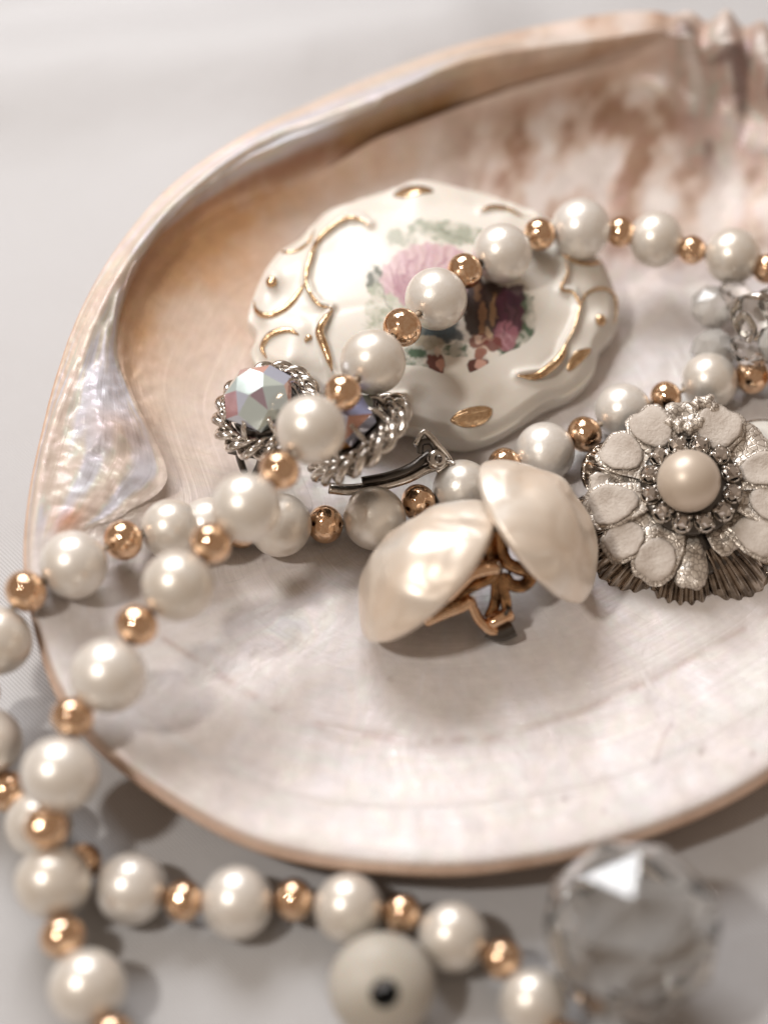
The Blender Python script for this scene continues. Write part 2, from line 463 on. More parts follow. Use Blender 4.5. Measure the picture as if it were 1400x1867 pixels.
    tc = np.maximum(teeth, sstep(1215, 1260, u) * sstep(360, 240, v)); mix(tc * 0.8, (0.50, 0.36, 0.31)); mix(tc * .7 * gauss(fbm(u / 18, v / 60, 91, 2) - .42, .05), (0.42, 0.44, 0.38)); mix(teeth * 0.8 * sstep(.0, .9, np.sin(u / 11.0 + 1.2 * np.sin(v / 40.0))), (0.72, 0.66, 0.62))
    mix(tc * sstep(.52, .72, vnoise(u / 30, v / 55, 71)) * .85, (0.16, 0.10, 0.085))
    # growth line, specks, peach lip
    dd, t = seg_dist(u, v, [(300,1165),(400,1230),(500,1290),(620,1335),(760,1352),(900,1345),(1050,1300),(1200,1235),(1400,1120),(1520,1040)])
    mix(0.75 * gauss(dd, 6) * sstep(.38, .62, fbm(t * 40, t * 3, 5, 3)), (0.54, 0.45, 0.41))
    for (sx, sy, r) in ((1278,1370,5),(1372,1376,3),(484,1020,3.2),(1030,1455,4),(1100,1480,3),(712,1240,3)): 
        mix(0.75 * blob(u, v, sx, sy, r, r * 1.5), (0.28, 0.20, 0.17))
    dd, t = seg_dist(u, v, [(1192,1395),(1208,1345),(1222,1322)]); mix(0.5 * gauss(dd, 3), (0.42, 0.33, 0.29))
    front = sstep(1000, 1250, v)
    mix(sstep(0.75, 0.35, RR) * 0.8 * (0.4 + 0.6 * front), (0.60, 0.42, 0.31))
    V = G.reshape(-1, 3)
    root = thing('mother_of_pearl_shell', 'large open mother-of-pearl shell of peach and cream nacre holding the jewellery', 'seashell', (1.2, 0.8, 0))
    m = mat("nacre", (0.75, 0.7, 0.68), 0.40, 0.06, Coat_Weight=0.30, Coat_Roughness=0.25, Thin_Film_Thickness=420, Thin_Film_IOR=1.45)
    at = N(m, 'ShaderNodeVertexColor'); at.layer_name = "Col"
    vec = coords(m)
    nz = noise(m, vec, 1.4, 4, 0.6, 1.2)
    hs = N(m, 'ShaderNodeHueSaturation'); hs.inputs['Saturation'].default_value = 1.05
    mr = N(m, 'ShaderNodeMapRange'); mr.inputs['To Min'].default_value = 0.93; mr.inputs['To Max'].default_value = 1.07; mr.inputs['From Min'].default_value = .3; mr.inputs['From Max'].default_value = .7
    L(m, noise(m, vec, 5, 5, 0.65), mr.inputs[0]); L(m, mr.outputs[0], hs.inputs['Value']); L(m, at.outputs[0], hs.inputs['Color'])
    L(m, hs.outputs[0], bsdf(m).inputs['Base Color'])
    m2 = N(m, 'ShaderNodeMapRange'); m2.inputs['To Min'].default_value = 330; m2.inputs['To Max'].default_value = 640; m2.inputs['From Min'].default_value = .3; m2.inputs['From Max'].default_value = .7
    L(m, nz, m2.inputs[0]); L(m, m2.outputs[0], bsdf(m).inputs['Thin Film Thickness'])
    m3 = N(m, 'ShaderNodeMapRange'); m3.inputs['To Min'].default_value = 0.24; m3.inputs['To Max'].default_value = 0.52; m3.inputs['From Min'].default_value = .3; m3.inputs['From Max'].default_value = .7
    uv = N(m, 'ShaderNodeUVMap'); uv.uv_map = "UVMap"
    mp = N(m, 'ShaderNodeMapping'); mp.inputs['Scale'].default_value = (1, 1, 1); L(m, uv.outputs[0], mp.inputs[0])
    mp2 = N(m, 'ShaderNodeMapping'); mp2.inputs['Scale'].default_value = (260, 2.0, 1); L(m, uv.outputs[0], mp2.inputs[0])
    st = noise(m, mp2.outputs[0], 1.0, 4, 0.6)
    L(m, st, m3.inputs[0]); L(m, m3.outputs[0], bsdf(m).inputs['Roughness'])
    b = bump(m, st, 0.008, 0.35)
    mp3 = N(m, 'ShaderNodeMapping'); mp3.inputs['Scale'].default_value = (5, 16, 1); L(m, uv.outputs[0], mp3.inputs[0])
    b = bump(m, noise(m, mp3.outputs[0], 1.0, 5, 0.65, 0.6), 0.03, 0.35, b)
    b = bump(m, noise(m, vec, 1.6, 3, 0.5, 0.8), 0.06, 0.4, b)
    L(m, b, bsdf(m).inputs['Normal'])
    o = child('nacre', V, grid_faces(NA, NR, True, True), m, root, root)
    set_color(o.data, C.reshape(-1, 3))
    uvl = o.data.uv_layers.new(name="UVMap")
    li = np.empty(len(o.data.loops), np.int32); o.data.loops.foreach_get('vertex_index', li)
    UVv = np.stack([A.reshape(-1), RR.reshape(-1)], 1)
    luv = UVv[li]
    nl = luv.reshape(-1, 4, 2); w = (nl[:, :, 0].max(1) - nl[:, :, 0].min(1)) > 0.5
    nl[w] = np.where((np.arange(2) == 0)[None, None, :] & (nl[w] < 0.5), nl[w] + 1, nl[w])
    uvl.data.foreach_set('uv', nl.reshape(-1))
    # outer crust: rounded lip turning under, down to the foot
    r0 = G[0]; c2 = np.array([cen[0], cen[1]])
    outd = r0[:, :2] - c2; outd /= np.linalg.norm(outd, axis=1)[:, None]
    layers = [r0]
    for off, dz in ((0.022, -0.012), (0.034, -0.035), (0.030, -0.065), (0.0, -0.095)):
        p = r0.copy(); p[:, :2] += outd * off; p[:, 2] += dz; layers.append(p)
    for k in range(1, 30):
        t = k / 29
        p = r0.copy()
        jag = 0.05 * np.sin(t * 60) * (1 - t) * 0.3
        p[:, :2] = c2 + (r0[:, :2] - c2) * (1 - 0.42 * t ** 1.1)
        p[:, 2] = 0.02 + (r0[:, 2] - 0.13 - 0.02) * (1 - t) ** 2.6 + jag
        layers.append(p)
    V2 = np.array(layers)
    bvn = BVHTree.FromPolygons([Vector(p) for p in V.tolist()], grid_faces(NA, NR, True, True))
    for k in range(5, len(V2)):
        for i in range(NA):
            h = bvn.ray_cast(Vector((V2[k, i, 0], V2[k, i, 1], -1)), Vector((0, 0, 1)))
            if h[0] is not None: V2[k, i, 2] = max(0.005, min(V2[k, i, 2], h[0].z - 0.22))
    crust = mat("shell_crust", (0.52, 0.33, 0.23), 0.5, 0.0, Coat_Weight=0.2, Coat_Roughness=0.3)
    cv = coords(crust)
    L(crust, ramp(crust, noise(crust, cv, 2.5, 5, 0.6), [(0.3, (0.54, 0.34, 0.23)), (0.7, (0.72, 0.52, 0.40))]), bsdf(crust).inputs['Base Color'])
    L(crust, bump(crust, noise(crust, cv, 8, 4), 0.03, 0.5), bsdf(crust).inputs['Normal'])
    o2 = child('outer_crust', V2.reshape(-1, 3), grid_faces(NA, len(layers), True, False), crust, root, root)
    return root, o, o2
shell, nacre, crust_o = build_shell()
BV_CLOTH = bvh_of(cloth); BV_NACRE = bvh_of(nacre)
SUPPORT = [BV_CLOTH, BV_NACRE]
def top(x, y):
    best = 0.0
    for b in SUPPORT:
        h = b.ray_cast(Vector((x, y, 12)), Vector((0, 0, -1)))
        if h[0] is not None: best = max(best, h[0].z)
    return best

# ------------------------------------------------------------------ porcelain brooch
def build_brooch():
    o0 = at_z(800, 575, 1.25)
    nrm = np.array([0.10, -0.16, 1.0]); nrm /= np.linalg.norm(nrm)
    outline = [(470,604),(456,575),(462,540),(478,500),(508,455),(548,428),(590,385),(640,362),(700,342),(760,326),(830,334),(890,347),
               (950,372),(1005,398),(1055,425),(1095,462),(1112,500),(1128,545),(1124,590),(1096,628),(1082,672),(1046,708),
               (1000,728),(955,756),(905,785),(852,800),(800,790),(758,772),(715,768),(660,762),(600,745),(548,710),(500,682),(470,655),(461,630)]
    pl = np.array([on_plane(a, b, o0, nrm) for a, b in outline])
    ring = catmull(pl, 16, True); NA = len(ring)
    cen = on_plane(790, 570, o0, nrm)
    def height(r):     # dome profile over the plane
        return 0.42 * (1 - r ** 2.6) - 0.10 * sstep(0.93, 1.0, r)
    NRr = 200; rs = np.linspace(0, 1, NRr) ** 0.85
    G = np.array([cen + (ring - cen) * r + nrm * float(height(r)) for r in rs])
    u, v, d = proj(G)
    # scroll-work relief: lines and swellings in the border
    def line(pts, w, a):
        dd, t = seg_dist(u, v, pts); return a * gauss(dd, w)
    K = lambda pts: [(420 + x * .5286, 300 + y * .5286) for x, y in pts]
    rel = 0
    border_l = [(480,210),(450,190),(400,185),(350,215),(300,265),(270,340),(262,400),(280,450),(310,485),(350,495),(320,540),(310,580),(325,640),(355,720),(420,790),(520,815),(600,800)]
    border_r = [(865,155),(950,150),(1040,190),(1120,260),(1155,320),(1160,370),(1140,430),(1180,440),(1200,480),(1195,520),(1180,570),(1150,620),(1130,670),(1080,715),(990,728)]
    rel = rel + line(K(border_l), 8, 0.09) + line(K(border_r), 8, 0.09)
    for cx, cy, rr, a in ((145,405,34,.07),(195,700,42,.07),(1275,535,36,.06),(200,620,55,.06),(120,470,40,.05),(1200,670,40,.05),(630,95,60,.05),(830,870,60,.05),(950,165,50,.04),(240,560,40,.03),(1060,180,40,.04),(1250,420,45,.04)):
        x, y = K([(cx, cy)])[0]; rel = rel + 1.5 * a * blob(u, v, x, y, rr * .5286, rr * .5286)
    edge = sstep(0.72, 0.86, rs)[:, None]
    ang = np.arange(NA) / NA * 2 * math.pi
    rel = rel + edge * 0.045 * np.cos(ang * 11)[None, :]
    G = G + nrm * np.asarray(rel)[..., None] * (rs[:, None, None] < 0.999)
    # side wall, rounded under
    side = []
    for off, dz in ((0.015, -0.05), (0.025, -0.13), (0.02, -0.22), (-0.02, -0.30), (-0.12, -0.36), (-0.4, -0.38)):
        od = ring - cen; od /= np.linalg.norm(od, axis=1)[:, None]
        side.append(ring + od * off + nrm * (dz + float(height(1.0))))
    root = thing('porcelain_brooch', 'oval cream porcelain brooch with gilt scrolls and painted couple, under the pearls', 'brooch', tuple(cen - nrm * 0.3))
    por = mat("glazed_porcelain", (0.78, 0.74, 0.67), 0.42, 0.0, Coat_Weight=0.16, Coat_Roughness=0.14, Subsurface_Weight=0.12, Subsurface_Scale=0.15)
    pv = coords(por)
    L(por, ramp(por, noise(por, pv, 1.1, 4), [(0.3, (0.77, 0.70, 0.61)), (0.7, (0.81, 0.76, 0.69))]), bsdf(por).inputs['Base Color'])
    L(por, bump(por, noise(por, pv, 2.6, 3), 0.04, 0.3), bsdf(por).inputs['Normal'])
    cut = int(np.searchsorted(rs, 0.60))
    body = np.concatenate([G[cut:], np.array(side)])
    ob = child('porcelain_body', body.reshape(-1, 3), grid_faces(NA, len(body), True, False), por, root, root)
    # painted medallion
    med = G[:cut + 1]
    pu, pv_, _ = proj(med); cx = (pu - 420) / .5286; cy = (pv_ - 300) / .5286
    wob = 14 * (fbm(cx / 22, cy / 22, 5, 3) - .5); wob2 = 14 * (fbm(cx / 22, cy / 22, 6, 3) - .5)
    X = cx + wob * 2; Y = cy + wob2 * 2
    C = np.broadcast_to(np.array([0.79, 0.73, 0.65]), med.shape).copy()
    def mix(w, c):
        nonlocal C
        w = np.clip(w, 0, 1)[..., None]; C = C * (1 - w) + np.array(c) * w
    def spot(x, y, rx, ry, c, a=1.0, rot=0, hard=5.0):
        q = blob(X, Y, x, y, rx, ry, rot); mix(a * sstep(0.37 - .37 / hard, 0.37 + .45 / hard, q), c)
    nn = fbm(cx / 24, cy / 24, 9, 4); n3 = fbm(cx / 7, cy / 7, 19, 3)
    leaf = lambda w, c=(0.19, 0.22, 0.14): mix(w * (0.5 + 0.7 * sstep(.35, .6, nn)), c)
    def lspot(x, y, rx, ry, a=1.0, c=(0.26, 0.29, 0.20)):
        q = blob(X, Y, x, y, rx, ry); leaf(a * sstep(.2, .55, q + .5 * (nn - .5)), c)
    for a in ((740,225,100,34,.85),(660,215,46,26,.9),(790,250,66,32,.85),(590,255,62,28,.7),(850,250,54,32,.8)): lspot(a[0], a[1], a[2], a[3], a[4], (0.40, 0.41, 0.32))
    for a in ((505,395,36,38,.95),(520,430,42,28,.8),(495,500,34,50,.75),(550,500,60,50,.6),(520,570,50,34,.45)): lspot(a[0], a[1], a[2], a[3], a[4], (0.10, 0.10, 0.055) if a[4] > .9 else (0.40, 0.41, 0.30))
    for a in ((660,640,60,34,.9),(680,735,50,24,.9),(740,740,40,16,.8),(640,690,34,40,.7),(1015,490,28,55,.8),(1010,590,38,36,.9),(960,640,40,36,.9),(1030,545,20,50,.5),(780,640,40,26,.8)): lspot(*a, (0.08, 0.13, 0.08))
    # woman's gown, soft pink, spread like a fan
    fan = sstep(6, -6, np.hypot((X - 690) / 1.15, (Y - 395) / 0.86) - 146) * sstep(-10, 14, 455 - Y + (X - 560) * .25) * sstep(500, 530, X)
    mix(fan * .95, (0.60, 0.41, 0.41)); mix(fan * sstep(.45, .65, fbm(cx / 30, cy / 60, 77, 3)) * .45, (0.55, 0.33, 0.39))
    mix(fan * .5 * sstep(.0, 1, np.sin(np.arctan2(Y - 560, X - 660) * 46)), (0.74, 0.56, 0.58))
    spot(600, 430, 40, 60, (0.50, 0.30, 0.33), .9, -25)
    spot(700, 560, 90, 60, (0.05, 0.065, 0.06), .9); spot(735, 585, 70, 30, (0.04, 0.055, 0.06), .9); spot(690, 615, 50, 24, (0.40, 0.33, 0.24), .8)
    # man's coat and legs
    spot(845, 490, 42, 110, (0.03, 0.014, 0.01), .97); spot(900, 500, 60, 100, (0.045, 0.018, 0.012), .95)
    spot(960, 510, 52, 85, (0.075, 0.016, 0.035), .97, -10); spot(985, 450, 32, 40, (0.05, 0.01, 0.03), .9); spot(950, 590, 44, 56, (0.33, 0.13, 0.16), .9)
    spot(905, 500, 13, 60, (0.38, 0.22, 0.11), .95, 4); spot(868, 535, 12, 66, (0.30, 0.15, 0.07), .95); spot(850, 440, 14, 30, (0.22, 0.11, 0.05), .9)
    spot(860, 610, 40, 26, (0.20, 0.06, 0.035), .9); spot(905, 620, 34, 26, (0.17, 0.04, 0.03), .9); spot(855, 600, 14, 12, (0.72, 0.52, 0.42), .9); spot(890, 580, 10, 16, (0.66, 0.46, 0.30), .8)
    # two heads
    spot(710, 690, 32, 38, (0.13, 0.03, 0.018), .97); spot(722, 690, 17, 20, (0.60, 0.32, 0.24), .9); spot(712, 645, 14, 18, (0.62, 0.48, 0.38), .8)
    spot(856, 700, 42, 36, (0.10, 0.022, 0.013), .97); spot(862, 688, 20, 20, (0.66, 0.38, 0.30), .95); spot(858, 652, 22, 16, (0.30, 0.10, 0.06), .9)
    mix(sstep(.62, .8, n3) * sstep(0.03, 0.3, np.abs(C[..., 0] - .77)) * .25, (0.10, 0.05, 0.04))
    def stroke(pts, w, c, a=.8):
        dd, t = seg_dist(X, Y, pts); mix(a * gauss(dd, w) * (.4 + .6 * np.sin(math.pi * np.clip(t, .05, .95))), c)
    for p in ([(640,310),(610,350),(600,420)],[(690,285),(670,340),(640,400)],[(740,290),(735,330),(700,380)],[(580,330),(575,380),(590,440)],[(545,340),(560,400),(600,460)]): stroke(p, 4, (0.36, 0.15, 0.20), .7)
    for p in ([(880,420),(884,480),(878,560)],[(915,430),(920,500),(912,580)],[(946,450),(960,520),(940,600)],[(980,460),(985,520),(965,570)]): stroke(p, 3.5, (0.03, 0.01, 0.012), .8)
    for p in ([(935,560),(962,590),(975,630)],[(930,600),(950,620),(958,650)]): stroke(p, 3.5, (0.52, 0.30, 0.33), .8)
    for p in ([(840,590),(870,612),(905,600)],[(846,640),(872,632),(890,645)]): stroke(p, 4, (0.62, 0.42, 0.30), .85)
    for p in ([(500,380),(530,440),(560,520),(600,590)],[(1010,470),(1020,540),(990,610)],[(700,220),(760,236),(820,262)]): stroke(p, 3, (0.09, 0.10, 0.05), .6)
    pm = mat("painted_glaze", (0.8, 0.75, 0.7), 0.42, 0.0, Coat_Weight=0.16, Coat_Roughness=0.14, Subsurface_Weight=0.12, Subsurface_Scale=0.15)
    at = N(pm, 'ShaderNodeVertexColor'); at.layer_name = "Col"; L(pm, at.outputs[0], bsdf(pm).inputs['Base Color'])
    om = child('painted_medallion', med.reshape(-1, 3), grid_faces(NA, len(med), True, False), pm, root, root)
    set_color(om.data, C.reshape(-1, 3))
    om['label'] = 'painted courting couple in pink and plum among green leaves, upside down'
    # gilding
    bvb, bvm = bvh_of(ob), bvh_of(om)
    def surf(x, y):
        a, na = hit(bvb, x, y); b, nb = hit(bvm, x, y)
        if a is None: return b, nb
        if b is None: return a, na
        return (a, na) if np.linalg.norm(a - CAM) < np.linalg.norm(b - CAM) else (b, nb)
    def gline(name, pts, w0, w1=None, taper=True):
        w1 = w1 or w0
        q = catmull([K([p])[0] for p in pts], 8)
        P = []; R = []
        for i, (x, y) in enumerate(q):
            p, n = surf(x, y)
            if p is None: continue
            t = i / (len(q) - 1)
            P.append(p + n * 0.004)
            r = w0 + (w1 - w0) * math.sin(math.pi * t) if taper else w0
            R.append(r * (0.35 + 0.65 * min(1, 6 * min(t, 1 - t) + .1)) * .82)
        if len(P) > 3:
            V, Fc = tube(P, R, 8); child(name, V, Fc, M_GILT, root, root)
    gline('gilt_scroll', [(480,212),(450,190),(400,186),(350,215),(300,265),(270,340),(262,400),(280,450),(310,485),(350,495)], .030, .042)
    gline('gilt_scroll', [(352,500),(325,535),(308,575),(322,620),(338,665),(352,712)], .035, .075)
    gline('gilt_scroll', [(262,402),(240,440),(215,475),(180,505),(130,522),(92,505),(82,470)], .03, .060)
    gline('gilt_scroll', [(292,225),(272,268),(232,298),(196,304),(170,300)], .02, .040)
    gline('gilt_scroll', [(236,588),(205,572),(165,576),(130,595),(112,632),(126,668)], .03, .060)
    gline('gilt_scroll', [(448,800),(500,814),(555,816),(600,798)], .03, .060)
    gline('gilt_scroll', [(865,157),(900,146),(950,151),(1012,182)], .02, .040)
    gline('gilt_scroll', [(1140,305),(1165,325),(1205,342),(1250,345),(1285,330)], .02, .045)
    gline('gilt_scroll', [(1155,328),(1162,370),(1140,428),(1180,440),(1202,480),(1196,522),(1182,570),(1155,618)], .02, .032)
    gline('gilt_scroll', [(1158,612),(1138,660),(1100,700),(1050,730),(990,728)], .03, .085)
    gline('gilt_scroll', [(1205,492),(1222,450),(1260,430),(1300,432),(1325,458),(1332,500),(1322,550)], .025, .032)
    def gleaf(poly, lift=.012):
        q = catmull([K([p])[0] for p in poly], 5, True); c = q.mean(0); V = []; n = len(q)
        rows = [1.0, .97, .85, .6, .3, .02]
        for k, sc_ in enumerate(rows):
            for a in q:
                x, y = c + (a - c) * sc_
                p, nn_ = surf(x, y); V.append(p + nn_ * (-.01 if k == 0 else lift * (1 + .8 * (1 - sc_))))
        Fc = grid_faces(n, len(rows)) + [tuple((len(rows) - 1) * n + i for i in range(n))]
        child('gilt_leaf', V, Fc, M_GILT, root, root)
    gleaf([(560,108),(598,80),(650,73),(692,84),(698,96),(650,104),(600,116)])
    gleaf([(1160,712),(1166,678),(1190,644),(1236,632),(1240,648),(1214,676),(1180,708)])
    gleaf([(757,882),(785,852),(830,836),(876,832),(902,844),(896,872),(866,898),(815,908),(775,898)])
    gline('gilt_scroll', [(757,882),(800,862),(850,852),(902,843)], .02, .03)
    gline('gilt_scroll', [(258,612),(270,596),(280,604)], .03, .05)
    for (x, y, r) in ((143,405,.085),(195,700,.085),(1275,537,.085)):
        p, n = surf(*K([(x, y)])[0])
        V, Fc = lathe([(r * math.cos(a), r * math.sin(a) * .8) for a in np.linspace(0, math.pi / 2 - .02, 8)], 20, True)
        child('gilt_dot', xf(V, frame(p, n)), Fc, M_GILT, root, root)
    return root, ob, om
brooch, br_body, br_med = build_brooch()
SUPPORT += [bvh_of(br_body), bvh_of(br_med)]

# ------------------------------------------------------------------ bead meshes (unit radius)
def uv_sphere(nu=40, nv=24, hole=0.12):
    V = []; a0 = math.asin(hole)
    for j in range(nv):
        a = a0 + (math.pi - 2 * a0) * j / (nv - 1)
        for i in range(nu):
            b = 2 * math.pi * i / nu; V.append((math.sin(a) * math.cos(b), math.sin(a) * math.sin(b), math.cos(a)))
    base = len(V)
    Fc = grid_faces(nu, nv, True, True)
    # bore lips turned inward
    for s, row in ((1, 0), (-1, nv - 1)):
        k0 = len(V)
        for i in range(nu):
            b = 2 * math.pi * i / nu; V.append((hole * .8 * math.cos(b), hole * .8 * math.sin(b), s * .80))
        for i in range(nu):
            i2 = (i + 1) % nu; q = (row * nu + i, row * nu + i2, k0 + i2, k0 + i)
            Fc.append(q if s > 0 else q[::-1])
    return V, Fc
_me_pearl = mesh('pearl_bead', *uv_sphere(48, 30)); _me_pearl.materials.append(M_PEARL)
M_OLDPEARL = mat("aged_pearl_lacquer", (0.66, 0.56, 0.46), 0.42, 0.30, Coat_Weight=0.06, Coat_Roughness=0.2)
_me_old = mesh('centre_pearl', *uv_sphere(48, 30)); _me_old.materials.append(M_OLDPEARL)
_me_gold = mesh('gold_bead', *uv_sphere(40, 26, 0.2)); _me_gold.materials.append(M_GOLD)

STRAND_A = [ # draped over the brooch, out over the left rim and down the cloth
 ('p',1490,545,50),('g',1398,490,27),('p',1335,467,50),('g',1261,456,26),('p',1195,437,49),('g',1130,423,27),('p',1058,417,53),('g',983,427,29),
 ('p',915,462,53),('g',847,494,32),('p',795,545,55),('g',733,597,35),('p',680,660,58),('g',625,716,33),('p',567,783,62),('g',510,857,36),
 ('p',450,925,62),('g',385,990,37),('p',325,1068,64),('g',250,1140,38),('p',198,1232,67),('g',133,1308,38),('p',110,1412,68),('g',85,1508,40),
 ('p',97,1608,66),('g',115,1708,40),('p',160,1800,68),('g',205,1890,40),('p',270,1960,68)]
STRAND_B = [ # inside the shell, over the rim at the left and along the cloth
 ('g',1440,690,31),('g',1370,685,32),('p',1292,695,50),('g',1213,725,29),('p',1135,750,50),('g',1065,792,32),('p',993,824,53),('g',920,848,31),
 ('p',843,893,53),('g',763,917,33),('p',683,945,56),('g',593,956,34),('p',510,957,57),('g',440,965,34),('p',380,960,52),('p',312,965,54),('g',225,985,36),
 ('p',135,1030,60),('g',48,1078,38),('p',-5,1168,62),('g',-38,1262,37),('p',-22,1352,62),('g',16,1443,38),('p',72,1503,60),('g',152,1572,34),
 ('p',240,1620,64),('g',335,1642,37),('p',433,1645,64),('g',536,1640,37),('p',635,1655,62),('g',733,1665,36),('p',825,1708,62),('g',915,1748,37),
 ('p',972,1828,60),('g',1030,1900,36)]
ZH_A = {0:1.4,2:1.5,4:1.5,6:1.7,8:2.0,10:2.2,12:2.5,14:2.85,16:2.6,18:2.25,20:1.9,22:1.5,23:1.2,24:.75,26:.55,28:.5}
def strand(beads, root, zkeys):
    idx = sorted(zkeys); zs = np.interp(range(len(beads)), idx, [zkeys[k] for k in idx])
    pos = []; rad = []
    for (k, u, v, r), z in zip(beads, zs):
        for it in range(4):
            P = at_z(u, v, z); dep = (P - CAM) @ FWD; R = 1.045 * r * dep / F
            need = top(P[0], P[1]) + R
            if z < need: z = need
        pos.append(at_z(u, v, z)); rad.append(R)
    pos = np.array(pos)
    T = np.gradient(pos, axis=0)
    for i, (k, u, v, r) in enumerate(beads):
        q = Vector(T[i]).to_track_quat('Z', 'Y')
        o = bpy.data.objects.new('pearl_bead' if k == 'p' else 'gold_bead', _me_pearl if k == 'p' else _me_gold)
        COL.objects.link(o); o.parent = root
        R = rad[i]; sz = 0.98 if k == 'p' else 0.93
        o.rotation_mode = 'QUATERNION'; from_axis = Matrix.Rotation(random.uniform(0, 6.28), 3, 'Z').to_quaternion(); o.rotation_quaternion = q @ from_axis
        o.scale = (R * random.uniform(.985, 1.015), R * random.uniform(.985, 1.015), R * sz); o.location = Vector(pos[i]) - root.location
    return pos, rad
neck = thing('pearl_necklace', 'long necklace of cream pearls and gold beads draped over shell and cloth', 'necklace', tuple(at_z(97, 1608, 0.0)))
ZH_B = {0:1.0,1:.9,11:.8,13:.85,14:.9,15:1.1,16:1.55,17:1.75,18:1.75,19:1.45,20:1.0,21:.8,22:.45,23:.42,34:.45}
pA, rA = strand(STRAND_A, neck, ZH_A)
pB, rB = strand(STRAND_B, neck, ZH_B)
end = np.array([[8.5, 3.2, 1.4], [9.2, 2.2, 1.3], [8.6, 1.6, 1.1]])
V, Fc = join([tube(catmull(np.vstack([pA[::-1], end, pB]), 6), 0.035, 6)])
child('thread', V, Fc, M_THREAD, neck, neck)

# ------------------------------------------------------------------ button clip earrings
def cabochon(a, b, h, hb, seed, bumps=0.05):
    na, nr = 96, 46; V = []
    prof = []
    for k in range(nr):
        t = k / (nr - 1) * math.pi / 2
        prof.append((math.cos(t) if t < math.pi / 2 - 1e-6 else 0.0, math.sin(t) ** 1.55))
    rows = [(0.55, -hb), (0.8, -hb * .9), (0.95, -hb * .55), (1.0, -hb * .15)] + [(c, s * h) for c, s in prof]
    for r, z in rows:
        for i in range(na):
            t = 2 * math.pi * i / na
            x = a * r * math.cos(t); y = b * r * math.sin(t)
            zz = z
            if z > 0:
                zz += bumps * (float(fbm(np.array(x * 1.5 + seed), np.array(y * 1.5), seed, 2)) - .5) * (z / h) * 2
            V.append((x, y, zz))
    Fc = grid_faces(na, len(rows), True, False)
    Fc.append(tuple(range(na))[::-1])
    return V, Fc
M_BAROQUE = mat("baroque_pearl", (0.78, 0.70, 0.62), 0.36, 0.36, Coat_Weight=0.18, Coat_Roughness=0.25)
_v = coords(M_BAROQUE)
L(M_BAROQUE, ramp(M_BAROQUE, noise(M_BAROQUE, _v, 1.3, 4, .55, .6), [(0.3, (0.84, 0.69, 0.55)), (0.55, (0.88, 0.78, 0.67)), (0.75, (0.88, 0.84, 0.78))]), bsdf(M_BAROQUE).inputs['Base Color'])
L(M_BAROQUE, bump(M_BAROQUE, noise(M_BAROQUE, _v, 1.7, 1.5, .35, .5), 0.24, 0.6), bsdf(M_BAROQUE).inputs['Normal'])

def px_tube(pts, rad, n=10, sm=8, flat=1.0):
    """pts: (u, v, height, [radius factor])"""
    P = catmull([list(at_z(p[0], p[1], p[2])) + [p[3] if len(p) > 3 else 1.0] for p in pts], sm)
    return tube(P[:, :3], rad * P[:, 3], n, flat=flat)

def button_earring(label, u, v, z, n, axis, a, b, h, seed):
    c = at_z(u, v, z)
    fr = frame(c, n, axis)
    root = thing('clip_earring', label, 'earring', tuple(c - np.array([0, 0, a * .6])), 'pair of domed pearl clip earrings')
    V, Fc = cabochon(a, b, h, 0.16, seed, 0.15)
    child('pearl_dome', xf(V, fr), Fc, M_BAROQUE, root, root)
    V, Fc = lathe([(0.0, -.24), (.30, -.24), (.42, -.2), (.44, -.12), (.40, -.10)], 28, False)
    child('back_plate', xf(V, fr), Fc, M_CLIP, root, root)
    return root, fr
nL = view_vec(-0.74 * .93, 0.68 * .93, 0.34)
axL = RIGHT * 0.68 + UP * 0.74
e1, f1 = button_earring('domed cream pearl clip earring leaning left, the lower left one of the pair', 778, 1040, 1.32, nL, axL, 1.13, 0.98, 0.62, 3)
nR = view_vec(0.80 * .92, 0.60 * .92, 0.36)
axR = RIGHT * 0.60 - UP * 0.80
e2, f2 = button_earring('domed cream pearl clip earring leaning right, nearer the silver flower brooch', 975, 968, 1.42, nR, axR, 1.07, 0.98, 0.64, 11)
# fittings of the right earring: looped wire, lever and hinge box
V, Fc = px_tube([(896,1030,1.3),(890,1005,1.4),(891,982,1.5),(901,967,1.55),(911,975,1.52),(914,1002,1.4),(922,1024,1.32),(942,1036,1.24),(962,1043,1.16),(966,1055,1.1),(952,1068,1.08),(932,1066,1.1),(920,1050,1.2)], 0.087, flat=.75)
child('clip_loop', V, Fc, M_CLIP, e2, e2)
V, Fc = px_tube([(906,990,1.3),(912,1015,1.3),(906,1040,1.25)], 0.070, flat=.75); child('clip_tongue', V, Fc, M_SILVER, e2, e2)
V, Fc = px_tube([(902,1045,1.22),(905,1070,1.08),(902,1100,.90),(892,1126,.75)], 0.077, flat=.75); child('clip_lever', V, Fc, M_CLIP, e2, e2)
V, Fc = px_tube([(913,1045,1.24),(918,1075,1.08),(923,1102,.92),(924,1128,.78)], 0.070, flat=.75); child('clip_lever', V, Fc, M_CLIP, e2, e2)
_b = at_z(912, 1128, .80); V, Fc = box(0, 0, 0, .34, .17, .20, .2)
child('hinge_box', xf(V, frame(_b, view_vec(-.2, .5, .8), view_vec(.8, .45, 0))), Fc, M_GOLD, e2, e2)
V, Fc = px_tube([(888,1148,.66),(912,1155,.64),(935,1146,.66)], 0.119, flat=.75); child('hinge_pin', V, Fc, M_DARKSILVER, e2, e2)
V, Fc = px_tube([(922,1112,.95),(928,1115,.94)], 0.070, flat=.75); child('hinge_screw', V, Fc, M_DARKSILVER, e2, e2)
